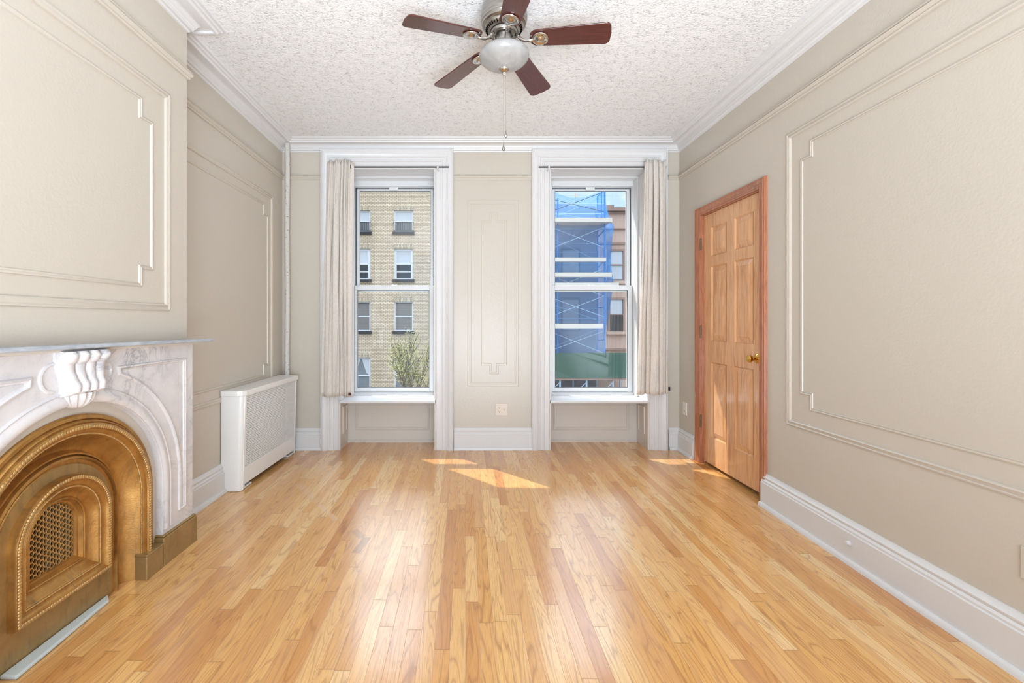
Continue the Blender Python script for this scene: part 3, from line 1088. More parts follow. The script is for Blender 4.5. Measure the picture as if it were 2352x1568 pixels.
ZT = -0.520
YA, YBb = RY0 + 0.035, RY1 - 0.035
G0, G1, H0, H1 = RY0 + 0.055, RY1 - 0.045, -1.035, ZT - 0.012
fr_ = lambda a, b_, h: (rx(a, b_) + h, a, b_)
bm = BM()
# front skin round the grille opening, made of strips with thickness
for (a0, a1, b0, b1) in ((YA, G0, zb + 0.004, ZT), (G1, YBb, zb + 0.004, ZT), (G0, G1, H1, ZT), (G0, G1, zb + 0.035, H0)):
    prism(bm, [(a0, b0), (a1, b0), (a1, b1), (a0, b1)], -0.004, 0.0, fr_)
obj('front_panel', bm, M['cover'], rc)
bm = BM()
pt = 0.0150
perforated(bm, G0 - pt / 2, G1 + pt / 2, H0 - pt / 2, H1 + pt / 2, pt, 0.0054, lambda a, b_, h: fr_(a, b_, h - 0.0045), 0.002)
obj('perforated_grille', bm, M['cover'], rc)
bm = BM()
box(bm, -1.700, -1.640, YA + 0.01, YBb - 0.01, zb + 0.06, ZT - 0.03)
obj('inner_heater', bm, M['greyin'], rc)
for yA, yB, s_ in ((RY0, YA, 1), (YBb, RY1, -1)):
    bm = BM()
    yo, yi = (RY0, YA) if s_ > 0 else (RY1, YBb)
    # side panel from the wall, rounded front corner, with a small recessed reveal
    ring0 = []
    prof = [(-1.724, yo)]
    for (dx, dy) in ((-0.040, 0.0), (-0.018, 0.004), (-0.006, 0.012), (-0.002, 0.022)):
        prof.append((dx, yo + s_ * dy))
    prof += [(-0.006, yo + s_ * 0.026), (-0.006, yo + s_ * 0.031), (0.0, yo + s_ * 0.033), (0.0, yi)]
    inner = [(-0.006, yi), (-0.012, yo + s_ * 0.024), (-0.05, yo + s_ * 0.006), (-1.724, yo + s_ * 0.004)]
    allp = prof + inner
    rings = []
    for z in (zb, ZT):
        rings.append([bm.verts.new(((p[0] if p[0] < -1 else rx(p[1], z) + p[0]), p[1], z)) for p in allp])
    n = len(allp)
    for k in range(n):
        bm.faces.new((rings[0][k], rings[0][(k + 1) % n], rings[1][(k + 1) % n], rings[1][k]))
    bm.faces.new(rings[0][::-1])
    bm.faces.new(rings[1])
    obj('side_panel', bm, M['cover'], rc, smooth=True)
bm = BM()
poly = [(-1.726, RY0 - 0.008), (rx(RY0, ZT) - 0.036, RY0 - 0.008), (rx(RY0, ZT) - 0.006, RY0 + 0.004), (rx(RY0, ZT) + 0.012, RY0 + 0.032),
        (rx(RY1, ZT) + 0.012, RY1 - 0.032), (rx(RY1, ZT) - 0.006, RY1 - 0.004), (rx(RY1, ZT) - 0.036, RY1 + 0.006), (-1.726, RY1 + 0.006)]
a = [bm.verts.new((p[0], p[1], ZT - 0.004)) for p in poly]
b_ = [bm.verts.new((p[0], p[1], ZT + 0.034)) for p in poly]
bm.faces.new(a[::-1])
bm.faces.new(b_)
for k in range(len(poly)):
    bm.faces.new((a[k], a[(k + 1) % 8], b_[(k + 1) % 8], b_[k]))
obj('lid', bm, M['cover'], rc, bevel=0.005, segs=3)
for y in (RY0 + 0.10, RY1 - 0.08):
    bm = BM()
    box(bm, -1.66, rx(y, zb) - 0.006, y - 0.07, y + 0.07, zb + 0.001, zb + 0.012)
    obj('foot', bm, M['cover'], rc, bevel=0.001)

# ------------------------------------------------------------------ fireplace
fp = thing('fireplace', 'white marble fireplace with arched gold painted iron insert', 'fireplace', (-1.51, HC, -1.195))
MX = -1.495                                 # face of the marble
onM = lambda a, b_, h: (MX + h, a, b_)
MY0, MY1 = HC - 0.715, HC + 0.715
OC, OZ, ORR = 1.72, -0.79, 0.475
flo = -1.19
poly = [(MY0, flo), (MY0, -0.112), (MY1, -0.112), (MY1, flo)] + arch(OC, OZ, ORR, flo, 48)
bm = BM()
prism(bm, poly, -0.034, 0.0, onM)
obj('marble_surround', bm, M['marble'], fp, bevel=0.002)
bm = BM()   # painted plaster ring between marble and iron
ribbon(bm, arch(OC, OZ, ORR + 0.01, flo, 48), [(0, 0.002), (0.06, 0.002)], onB)
obj('plaster_ring', bm, M['wall'], fp)
bm = BM()
ribbon(bm, arch(OC, OZ, ORR, -1.02, 48), [(-0.002, 0), (-0.002, 0.008), (-0.010, 0.013), (-0.022, 0.014), (-0.036, 0.010), (-0.046, 0.003), (-0.049, 0.003), (-0.051, 0.009), (-0.056, 0.0)], onM)
obj('arch_moulding', bm, M['marble'], fp, smooth=True)
for s_ in (1, -1):
    q = [(OC + s_ * 0.650, -0.975), (OC + s_ * 0.650, -0.190), (OC + s_ * 0.186, -0.190)]
    for k in range(19):
        t = math.radians(71 - 71 * k / 18)
        q.append((OC + s_ * 0.592 * math.cos(t), OZ + 0.592 * math.sin(t) - 0.012 * 0))
    q.append((OC + s_ * 0.592, -0.975))
    if s_ < 0:
        q = q[::-1]
    bm = BM()
    ribbon(bm, q, [(0, 0), (0.003, 0.009), (0.009, 0.011), (0.014, 0.005), (0.018, 0.004), (0.020, 0)], onM, closed=True)
    obj('spandrel_moulding', bm, M['marble'], fp, smooth=True)
    # round boss beside the corbel
    bm = BM()
    t_ = [(OC + s_ * (0.105 + 0.058 * math.cos(k)), -0.205 + 0.058 * math.sin(k)) for k in [(-PI / 2 + PI * j / 14) for j in range(15)]]
    if s_ < 0:
        t_ = t_[::-1]
    ribbon(bm, t_, [(0, 0), (0.003, 0.006), (0.009, 0.007), (0.014, 0)], onM)
    obj('half_round_moulding', bm, M['marble'], fp, smooth=True)
# plinth blocks
for s_ in (1, -1):
    a0, a1 = sorted((OC + s_ * 0.462, OC + s_ * 0.730))
    bm = BM()
    box(bm, MX - 0.034, MX + 0.016, a0, a1, flo - 0.004, -1.055)
    box(bm, MX - 0.034, MX + 0.012, a0 + 0.004, a1 - 0.004, -1.055, -1.045)
    obj('plinth', bm, M['gold_base'], fp, bevel=0.004, label='dull gold painted plinth')
# shelf
def tiltbox(bm_, x0, x1, y0, y1, z0, z1):
    vs = box(bm_, x0, x1, y0, y1, z0, z1)
    for v in vs:
        v.co.z += -0.012 * (v.co.y - 1.9)


bm = BM()
tiltbox(bm, XB + 0.001, -1.438, MY0 - 0.10, MY1 + 0.10, -0.104, -0.089)
obj('shelf', bm, M['shelf'], fp, bevel=0.003, label='thin blue grey marble shelf')
bm = BM()
tiltbox(bm, XB + 0.001, -1.470, MY0 - 0.01, MY1 + 0.01, -0.116, -0.104)
obj('shelf_bed_moulding', bm, M['white_panel'], fp, bevel=0.003)
# corbel
def corbel_d(z):
    pts_ = [(-0.106, 0.016), (-0.112, 0.046), (-0.128, 0.056), (-0.146, 0.050), (-0.160, 0.034), (-0.185, 0.032), (-0.210, 0.038), (-0.240, 0.052), (-0.262, 0.050), (-0.274, 0.030), (-0.278, 0.012)]
    for (z1, d1), (z2, d2) in zip(pts_, pts_[1:]):
        if z2 <= z <= z1:
            t = (z - z1) / (z2 - z1)
            t = t * t * (3 - 2 * t)
            return d1 + (d2 - d1) * t
    return 0.012


CB = OC - 0.005
cob = BM()
NL = 4
for l in range(NL):
    rows = []
    for j in range(36):
        z = -0.106 - 0.172 * j / 35
        d = corbel_d(z)
        wz = 0.098 - 0.020 * ((-z - 0.106) / 0.172) + 0.006 * math.sin((-z - 0.106) * 36)
        w_ = 2 * wz / NL
        cy = CB - wz + w_ * (l + 0.5)
        rows.append([cob.verts.new((MX + d * 0.55 + (d * 0.45 + 0.010) * math.sin(PI * k / 10) ** 0.8 if 0 < k < 10 else MX + d * 0.55 - 0.004,
                                    cy + w_ / 2 * math.cos(PI * k / 10) * -1, z)) for k in range(11)])
    for A, B in zip(rows, rows[1:]):
        for k in range(10):
            cob.faces.new((A[k], A[k + 1], B[k + 1], B[k]))
    if l == 0:
        side0 = rows
    cob.faces.new(rows[0])
    cob.faces.new(rows[-1][::-1])
for sgn in (-1, 1):
    rows = []
    for j in range(36):
        z = -0.106 - 0.172 * j / 35
        d = corbel_d(z)
        wz = 0.098 - 0.020 * ((-z - 0.106) / 0.172) + 0.006 * math.sin((-z - 0.106) * 36)
        rows.append([cob.verts.new((MX - 0.01, CB + sgn * wz, z)), cob.verts.new((MX + d * 0.55 - 0.002, CB + sgn * wz, z))])
    for A, B in zip(rows, rows[1:]):
        cob.faces.new((A[0], A[1], B[1], B[0]))
corb = obj('corbel', cob, M['marble'], fp, smooth=True, label='scrolled four lobed marble corbel')
bm = BM()
rows = []
for j in range(15):
    t = j / 14
    rr = math.cos(t * PI / 2)
    z = -0.272 - 0.060 * math.sin(t * PI / 2)
    row = []
    for k in range(49):
        a_ = PI * k / 48
        fl = 1 + 0.14 * math.cos(a_ * 14)
        row.append(bm.verts.new((MX - 0.004 + 0.046 * rr * math.sin(a_) * fl, CB + 0.068 * rr * math.cos(a_), z)))
    rows.append(row)
for A, B in zip(rows, rows[1:]):
    for k in range(48):
        bm.faces.new((A[k], A[k + 1], B[k + 1], B[k]))
obj('corbel_shell', bm, M['marble'], corb, smooth=True)

# cast iron insert
legz = -1.20
path = arch(HC, HZ, 0.439, legz, 56)
out_prof = [(0.0, 0.0), (0.0, 0.012), (0.006, 0.018), (0.018, 0.019), (0.022, 0.014), (0.025, 0.026), (0.030, 0.031), (0.034, 0.028), (0.037, 0.036), (0.044, 0.040),
            (0.056, 0.037), (0.060, 0.028), (0.068, 0.026), (0.074, 0.020), (0.080, 0.014)]
for k in range(1, 10):
    t = k / 9
    out_prof.append((0.080 + 0.062 * t, 0.014 - 0.074 * math.sin(t * PI * 0.5)))
out_prof += [(0.148, -0.044), (0.153, -0.034), (0.159, -0.034), (0.162, -0.042), (0.167, -0.026), (0.175, -0.022), (0.179, -0.034), (0.192, -0.036), (0.201, -0.030)]
bm = BM()
ribbon(bm, path, out_prof, onB, capends=False)
ins = obj('iron_arch', bm, M['gold'], fp, smooth=True, label='gold painted stepped iron arch')
bm = BM()
rI = 0.238
# base panel with the inner framed opening: outer shape arch to the floor, sits behind the arch ring
outer = arch(HC, HZ, rI + 0.004, legz, 48)
zbI = -1.055
rb = 0.205
# closed inner path (counter-clockwise seen from the room): bottom corners mitred
def inner_path(r_, zb_):
    return [(HC - r_, zb_), (HC + r_, zb_)] + arch(HC, HZ, r_, None, 44)


NP = 52
o1 = []
i1 = []
# flat panel between outer outline and inner frame
po = inner_path(rI + 0.006, legz)
pi_ = inner_path(rb, zbI)
vo = [bm.verts.new(onB(p[0], p[1], -0.030)) for p in po]
vi = [bm.verts.new(onB(p[0], p[1], -0.030)) for p in pi_]
for k in range(len(po)):
    k2 = (k + 1) % len(po)
    bm.faces.new((vo[k], vo[k2], vi[k2], vi[k]))
obj('base_panel', bm, M['gold_base'], ins, label='dull gold flat panel')
in_prof = [(0.0, -0.030), (0.0, -0.006), (0.004, 0.002), (0.018, 0.004), (0.022, -0.004), (0.030, -0.012), (0.038, -0.014), (0.042, -0.010), (0.048, -0.012), (0.052, -0.018)]
for k in range(1, 7):
    t = k / 6
    in_prof.append((0.052 + 0.030 * t, -0.018 - 0.026 * math.sin(t * PI / 2)))
in_prof += [(0.086, -0.040), (0.090, -0.044), (0.094, -0.042), (0.100, -0.056), (0.106, -0.058), (0.111, -0.070)]
bm = BM()
ribbon(bm, inner_path(rb, zbI), in_prof, onB, closed=True)
inf = obj('inner_frame', bm, M['gold'], ins, smooth=True)


def beads(parent, name, pts2, r_, h, sp, mat, squash=1.0):
    """row of small raised beads along a path"""
    P = [Vector(p) for p in pts2]
    L = [0]
    for a_, b2 in zip(P, P[1:]):
        L.append(L[-1] + (b2 - a_).length)
    n = int(L[-1] / sp)
    b3 = BM()
    j = 0
    for k in range(n + 1):
        s_ = L[-1] * k / n
        while j < len(L) - 2 and L[j + 1] < s_:
            j += 1
        t = (s_ - L[j]) / max(1e-9, (L[j + 1] - L[j]))
        p = P[j].lerp(P[j + 1], t)
        mtx = Matrix.Translation(Vector(onB(p.x, p.y, h))) @ Matrix.Diagonal((squash, 1, 1, 1))
        bmesh.ops.create_uvsphere(b3, u_segments=8, v_segments=6, radius=r_ * (0.85 + 0.3 * ((k * 7919) % 10) / 10), matrix=mtx)
    return obj(name, b3, mat, parent, smooth='all')


beads(ins, 'beading', arch(HC, HZ, 0.389, -1.09, 60), 0.0085, 0.037, 0.0120, M['gold_bead'], 0.65)
beads(ins, 'rope_moulding', arch(HC, HZ, 0.361, -1.17, 60), 0.0040, 0.016, 0.0046, M['gold_bead'])
bp = inner_path(rb - 0.011, zbI + 0.011)
beads(inf, 'beading', bp + [bp[0]], 0.0078, 0.004, 0.0108, M['gold_bead'], 0.65)
bp = inner_path(rb - 0.045, zbI + 0.045)
beads(inf, 'rope_moulding', bp + [bp[0]], 0.0034, -0.011, 0.0042, M['gold_bead'])
# grille
RG = 0.106


def in_arch(u, v):
    du = abs(u - HC)
    if du > RG:
        return False
    if v < HZ:
        return v > zbI + 0.096
    return du * du + (v - HZ) ** 2 < RG * RG


bm = BM()
SQ = 0.74
perforated(bm, zbI + 0.098, HZ + 0.11, -0.108 / SQ, 0.108 / SQ, 0.0212, 0.0094, lambda a, b_, h: onB(HC + b_ * SQ, a, h - 0.066), 0.008,
           lambda a, b_: in_arch(HC + b_ * SQ, a))
obj('grille', bm, M['gold_bead'], inf, label='gold honeycomb grille')
bm = BM()
box(bm, XB - 0.13, XB - 0.115, HC - 0.22, HC + 0.22, -1.15, -0.56)
obj('firebox_back', bm, M['dark'], ins)
# small plinths of the iron arch
for s_ in (1, -1):
    a0, a1 = sorted((HC + s_ * 0.345, HC + s_ * 0.458))
    bm = BM()
    box(bm, XB - 0.005, XB + 0.052, a0, a1, flo - 0.004, -1.085)
    box(bm, XB - 0.005, XB + 0.056, a0 - 0.003, a1 + 0.003, -1.085, -1.075)
    obj('plinth', bm, M['gold_base'], ins, bevel=0.004)
# hearth strip on the floor
bm = BM()
pts = [(1.33, 0), (1.36, 0.030), (1.60, 0.036), (1.90, 0.030), (1.925, 0.0)]
poly = [(XB - 0.018, p[0]) for p in pts] + [(XB - 0.016 + p[1], p[0]) for p in reversed(pts)]
poly = [(XB - 0.028, 1.49), (XB + 0.030, 1.49), (XB + 0.024, 1.62), (XB + 0.008, 1.90), (XB - 0.028, 1.94)]
prism(bm, poly, fz(-1.5, 1.6) + 0.002, fz(-1.5, 1.6) + 0.016, plan)
obj('hearth_strip', bm, M['hearth'], label='pale blue white filler strip along the foot of the gold insert', cat='strip', bevel=0.005,
    origin=(XB, 1.63, -1.195))

# ------------------------------------------------------------------ ceiling fan
FX, FY = 0.1875, 2.34
fan = thing('ceiling_fan', 'brushed nickel ceiling fan with five dark wood blades and glass bowl light', 'ceiling fan', (FX, FY, ZC))
cc = (FX, FY, 0)
bm = BM()
lathe(bm, [(0.0, 1.664), (0.098, 1.664), (0.100, 1.655), (0.108, 1.648), (0.112, 1.640), (0.113, 1.628), (0.119, 1.612), (0.1215, 1.590), (0.121, 1.572), (0.118, 1.566), (0.1185, 1.558), (0.114, 1.552), (0.1135, 1.543), (0.106, 1.536),
           (0.100, 1.534), (0.097, 1.526), (0.083, 1.512), (0.074, 1.510), (0.073, 1.516), (0.0, 1.516)], cc, 64)
hous = obj('motor_housing', bm, M['nickel'], fan, smooth=True)
bm = BM()
for k in range(40):
    a_ = 2 * PI * k / 40
    p0 = Vector((FX + 0.0965 * math.cos(a_), FY + 0.0965 * math.sin(a_), 1.5225))
    p1 = Vector((FX + 0.0855 * math.cos(a_), FY + 0.0855 * math.sin(a_), 1.5125))
    tube(bm, [p0, p1], 0.0022, 6)
obj('vent_slots', bm, M['dark'], hous)
bm = BM()
lathe(bm, [(0.0, 1.514), (0.070, 1.514), (0.070, 1.500), (0.066, 1.494), (0.058, 1.492), (0.048, 1.494), (0.047, 1.500), (0.0, 1.500)], cc, 48)
obj('flywheel', bm, M['nickel'], fan, smooth=True)
bm = BM()
lathe(bm, [(0.040, 1.500), (0.040, 1.450), (0.046, 1.446), (0.060, 1.440), (0.060, 1.430), (0.0, 1.430)], cc, 40)
obj('switch_housing', bm, M['nickel'], fan, smooth=True)
bm = BM()
gp = [(0.058, 1.428), (0.080, 1.424), (0.100, 1.417), (0.117, 1.406), (0.128, 1.394), (0.131, 1.383), (0.127, 1.370), (0.114, 1.356), (0.094, 1.343), (0.070, 1.331), (0.045, 1.322), (0.022, 1.314), (0.0, 1.312)]
lathe(bm, gp, cc, 56)
shd = obj('glass_bowl', bm, M['globe'], fan, smooth='all', label='frosted swirled glass bowl')
bm = BM()
lathe(bm, [(0.0, 1.318), (0.026, 1.320), (0.028, 1.314), (0.024, 1.305), (0.014, 1.299), (0.009, 1.297), (0.009, 1.288), (0.006, 1.284), (0.0, 1.283)], cc, 32)
obj('finial', bm, M['chrome'], fan, smooth=True)
for dx, dy, zt_, zb_ in ((-0.002, 0.0, 1.286, 0.925), (0.010, 0.0, 1.306, 0.994)):
    bm = BM()
    tube(bm, [(FX + dx, FY + dy, zt_), (FX + dx, FY + dy, zb_)], 0.0011, 6)
    z = zt_
    while z > zb_:
        bmesh.ops.create_uvsphere(bm, u_segments=6, v_segments=4, radius=0.0018, matrix=Matrix.Translation((FX + dx, FY + dy, z)))
        z -= 0.0055
    ch = obj('pull_chain', bm, M['chrome'], fan)
    bm = BM()
    lathe(bm, [(0.0, 0.004), (0.002, 0.0), (0.0035, -0.010), (0.008, -0.022), (0.0085, -0.028), (0.005, -0.034), (0.003, -0.036), (0.0, -0.038)], (FX + dx, FY + dy, zb_), 14)
    obj('chain_weight', bm, M['nickel'], ch, smooth=True)


def blade_outline():
    r0, r1, w0, w1 = 0.133, 0.538, 0.052, 0.067
    pts_ = []
    for k in range(13):     # rounded root
        a_ = PI / 2 + PI * k / 12
        pts_.append((r0 + 0.045 + 0.045 * math.cos(a_), w0 * math.copysign(abs(math.sin(a_)) ** 0.7, math.sin(a_))))
    c_ = 0.028
    for k in range(7):
        a_ = -PI / 2 + PI / 2 * k / 6
        pts_.append((r1 - c_ - 0.004 + c_ * math.cos(a_), -w1 + c_ + c_ * math.sin(a_)))
    pts_.append((r1, 0))
    for k in range(7):
        a_ = PI / 2 * k / 6
        pts_.append((r1 - c_ - 0.004 + c_ * math.cos(a_), w1 - c_ + c_ * math.sin(a_)))
    return pts_


for k in range(5):
    ang = math.radians(59.3 + 72 * k)
    pitch = math.radians(-10.5)
    droop = math.radians(4.2)
    # local frame: x along blade, y counter-clockwise side, z up
    mt = Matrix.Translation((FX, FY, 1.466)) @ Matrix.Rotation(ang, 4, 'Z') @ Matrix.Rotation(droop, 4, 'Y') @ Matrix.Rotation(pitch, 4, 'X')
    me_ = bmesh.new()
    prism(me_, blade_outline(), 0.0, 0.007, lambda a, b_, h: (a, b_, h))
    bmesh.ops.recalc_face_normals(me_, faces=me_.faces)
    me = bpy.data.meshes.new('blade')
    me_.to_mesh(me)
    me_.free()
    me.materials.append(M['blade'])
    o = bpy.data.objects.new('blade', me)
    COL.objects.link(o)
    o.parent = fan
    o.matrix_local = Matrix.Translation((-FX, -FY, -ZC)) @ mt
    bv = o.modifiers.new('edge', 'BEVEL')
    bv.width = 0.0015
    bv.limit_method = 'ANGLE'
    # blade iron: curved arm and round medallion
    bi = bmesh.new()
    tube(bi, [(0.058, 0, 0.030), (0.075, 0, 0.016), (0.092, 0, -0.002), (0.112, 0, -0.010), (0.135, 0, -0.010), (0.155, 0, -0.007)], 0.0085, 10)
    lathe(bi, [(0.0, -0.001), (0.041, -0.001), (0.043, -0.006), (0.040, -0.010), (0.031, -0.010), (0.027, -0.007), (0.021, -0.007), (0.017, -0.013), (0.009, -0.017), (0.0, -0.018)], (0.188, 0, 0), 28)
    bmesh.ops.recalc_face_normals(bi, faces=bi.faces)
    me2 = bpy.data.meshes.new('blade_iron')
    bi.to_mesh(me2)
    bi.free()
    me2.materials.append(M['chrome'])
    me2.polygons.foreach_set('use_smooth', [True] * len(me2.polygons))
    o2 = bpy.data.objects.new('blade_iron', me2)
    COL.objects.link(o2)
    o2.parent = o

# ------------------------------------------------------------------ street and buildings outside
KB = 25.0 / F
GZ = -5.6


def PX(u, y):
    return (u - 1075) * y / F


def PZ(v, y):
    return (738 - v) * y / F


bm = BM()
box(bm, -40, 45, 5.5, 60, GZ - 0.3, GZ)
obj('street_ground', bm, M['asphalt'], kind='structure', label='grey street between the houses')

ap = thing('apartment_building', 'cream brick apartment building seen through the left window', 'building', (-5, 25, GZ))
bm = BM()
cols = [-13.2, -10.8, -8.39, -5.98, -3.592, -1.18]
rows_ = [(483, 532), (571, 641), (693, 760), (821, 905)]
HW = 0.53
xs_ = [-17.0]
for c_ in cols:
    xs_ += [c_ - HW, c_ + HW]
xs_.append(1.2)
zs_ = [GZ]
for t_, b2 in reversed(rows_):
    zs_ += [PZ(b2, 25), PZ(t_, 25)]
zs_.append(8.6)
for i in range(len(xs_) - 1):
    for j in range(len(zs_) - 1):
        if i % 2 == 1 and j % 2 == 1:
            continue
        box(bm, xs_[i], xs_[i + 1], 25, 25.25, zs_[j], zs_[j + 1])
bmesh.ops.remove_doubles(bm, verts=bm.verts, dist=1e-4)
box(bm, -17, 1.2, 25.6, 36, GZ, 8.5)
obj('wall', bm, M['brick'], ap)
bm = BM()
box(bm, -17.1, 1.3, 24.9, 36, 8.6, 8.8)
obj('coping', bm, M['slate'], ap)
for ci, xc in enumerate(cols):
    for ri, (vt, vb) in enumerate(rows_):
        zt_, zb_ = PZ(vt, 25), PZ(vb, 25)
        a, b_ = xc - HW, xc + HW
        bm = BM()
        fw = 0.13 if ri == 1 else 0.07
        for e in ((a, a + fw, zb_ + 0.07, zt_ - fw), (b_ - fw, b_, zb_ + 0.07, zt_ - fw), (a, b_, zt_ - fw, zt_), (a, b_, zb_, zb_ + 0.07),
                  (a + fw, b_ - fw, (zt_ + zb_) / 2 - 0.03, (zt_ + zb_) / 2 + 0.03)):
            box(bm, e[0], e[1], 25.08, 25.16, e[2], e[3])
        w = obj('window', bm, M['ext_white'], ap)
        zm = (zt_ + zb_) / 2
        bm = BM()
        box(bm, a + fw, b_ - fw, 25.13, 25.14, zb_ + 0.07, zt_ - fw)
        obj('pane', bm, M['pane_mid'] if ri in (0, 3) else M['pane_dark'], w)
        if ri in (0, 1):
            bm = BM()
            box(bm, a + fw, b_ - fw, 25.11, 25.12, zm + 0.03, zt_ - fw)
            obj('blind', bm, M['blind_white'], w, label='white roller blind')
        if ri == 1:
            bm = BM()
            box(bm, a + fw, b_ - fw, 25.10, 25.13, zb_ + 0.40, zb_ + 0.45)
            obj('glazing_bar', bm, M['ext_white'], w)
        if ri == 2:
            bm = BM()
            for s in range(26):
                z = zb_ + 0.10 + (zt_ - zb_ - 0.2) * s / 26
                box(bm, a + fw, b_ - fw, 25.105, 25.12, z, z + 0.045)
            obj('blind', bm, M['blind_grey'], w, label='grey slatted blind')
        if ri == 3:
            bm = BM()
            for s in (-1, 1):
                x_o = xc + s * (HW - fw)
                prism(bm, [(x_o, zm), (x_o, zt_ - fw), (xc + s * 0.03, zt_ - fw), (xc + s * 0.28, zm + 0.2)], 0, 0.01, lambda p, q_, h: (p, 25.11 + h, q_))
            obj('curtain', bm, M['blind_white'], w)
        bm = BM()
        box(bm, a - 0.08, b_ + 0.08, 24.92, 25.1, zb_ - 0.17, zb_)
        obj('sill', bm, M['slate'], w)
        bm = BM()
        box(bm, a - 0.03, b_ + 0.03, 24.985, 25.05, zt_, zt_ + 0.24)
        obj('lintel', bm, M['brickv'], w)
        if ri == 0:
            bm = BM()
            zr0, zr1 = zb_ + 0.06, zb_ + 0.52
            for z in (zr0, zr1):
                box(bm, a - 0.05, b_ + 0.05, 24.90, 24.92, z - 0.012, z + 0.012)
            for s in range(12):
                x = a + (b_ - a) * s / 11
                box(bm, x - 0.008, x + 0.008, 24.90, 24.92, zr0, zr1)
            for x in (a - 0.04, b_ + 0.02):
                box(bm, x, x + 0.02, 24.90, 25.0, zr1 - 0.012, zr1 + 0.012)
            obj('window_guard', bm, M['iron'], w, label='black iron window guard')

# brownstone row opposite the right window
bs = thing('brownstone_house', 'tan stucco house with brown cornice beside the scaffolding', 'building', (8, 25, GZ))
x0, x1 = PX(1372, 25), 13.5
bm = BM()
box(bm, x0, x1, 25, 36, GZ, PZ(484, 25))
obj('wall', bm, M['stucco'], bs)
bm = BM()
box(bm, x0, PX(1407, 25), 24.75, 26, PZ(478, 25), PZ(473, 25))
box(bm, x0, x1, 24.75, 26, PZ(486, 25), PZ(478, 25))
box(bm, x0, x1, 24.88, 25.2, PZ(491, 25), PZ(489, 25))
obj('cornice', bm, M['stucco_dark'], bs)
for v0, v1 in ((525, 527), (556, 561)):
    bm = BM()
    box(bm, x0, x1, 24.90, 25.1, PZ(v1, 25), PZ(v0, 25))
    obj('band_course', bm, M['stucco_dark'], bs)
for uu in (1415, 1475, 1535):
    for (vt, vb, mat, lab) in ((572, 645, 'blind_white', 'white roller shade'), (683, 761, 'blind_white', 'white roller shade')):
        a, b_ = PX(uu - 19, 25), PX(uu + 19, 25)
        bm = BM()
        zt_, zb_ = PZ(vt, 25), PZ(vb, 25)
        for e in ((a, a + 0.09, zb_, zt_ - 0.12), (b_ - 0.09, b_, zb_, zt_ - 0.12), (a, b_, zt_ - 0.12, zt_), (a + 0.09, b_ - 0.09, (zt_ + zb_) / 2 - 0.03, (zt_ + zb_) / 2 + 0.03)):
            box(bm, e[0], e[1], 24.90, 25.0, e[2], e[3])
        w = obj('window', bm, M['stucco_dark'], bs)
        bm = BM()
        box(bm, a + 0.09, b_ - 0.09, 24.97, 24.99, zb_, zt_ - 0.12)
        obj('pane', bm, M['pane_mid'] if vt == 572 else M['pane_dark'], w)
        bm = BM()
        zz = zb_ + (0.1 if vt == 572 else 0.95)
        box(bm, a + 0.12, b_ - 0.12, 24.95, 24.965, zz, zt_ - 0.12)
        obj('shade', bm, M[mat], w, label=lab)
        bm = BM()
        box(bm, a - 0.1, b_ + 0.1, 24.80, 25.0, zb_ - 0.16, zb_)
        obj('sill', bm, M['stucco'], w)
bm = BM()
box(bm, x0, x1, 24.82, 25.0, PZ(803, 25), PZ(799, 25))
obj('band_course', bm, M['stucco_dark'], bs)

hh = thing('grey_house', 'blue grey row house behind the scaffolding and netting', 'building', (4.5, 25, GZ))
bm = BM()
box(bm, 1.6, x0 - 0.02, 25.0, 36, GZ, PZ(503, 25))
obj('wall', bm, M['bluewall'], hh)
bm = BM()
box(bm, 1.6, PX(1366, 25), 24.9, 26, PZ(503, 25), PZ(474, 25))
box(bm, 1.6, PX(1305, 25), 24.9, 26, PZ(474, 25), PZ(468, 25))
obj('parapet', bm, M['slate_grey'], hh)
for uu in (1230, 1310, ):
    for vt, vb in ((570, 640), (683, 761)):
        a, b_ = PX(uu - 22, 25), PX(uu + 22, 25)
        bm = BM()
        box(bm, a, b_, 24.93, 25.0, PZ(vb, 25), PZ(vt, 25))
        w = obj('window', bm, M['pane_dark'], hh)
        bm = BM()
        box(bm, a + 0.1, b_ - 0.1, 24.90, 24.93, PZ(vb - 4, 25), PZ(vt + 6, 25))
        obj('board', bm, M['blind_grey'], w)

# rooftop antenna
ax_ = PX(1322, 27)
an = thing('rooftop_antenna', 'thin television antenna standing on the grey roof', 'antenna', (ax_, 27, PZ(474, 25)))
bm = BM()
tube(bm, [(ax_, 27, PZ(478, 25)), (ax_, 27, PZ(438, 27))], 0.03, 6)
obj('mast', bm, M['brace'], an)
bm = BM()
tube(bm, [(ax_ - 0.1, 27, PZ(444, 27)), (ax_ + 0.55, 27, PZ(448, 27))], 0.015, 5)
tube(bm, [(ax_ + 0.1, 27, PZ(460, 27)), (ax_ + 0.75, 27, PZ(457, 27))], 0.015, 5)
for k in range(7):
    x = ax_ + 0.12 + 0.09 * k
    tube(bm, [(x, 26.8, PZ(459.5, 27) + 0.01 * k), (x, 27.2, PZ(460, 27))], 0.012, 5)
obj('boom', bm, M['brace'], an)
bm = BM()
lathe(bm, [(0.0, -0.15), (0.05, -0.12), (0.10, 0.12), (0.0, 0.14)], (ax_, 27, PZ(449, 27)), 10)
obj('head', bm, M['plank'], an)

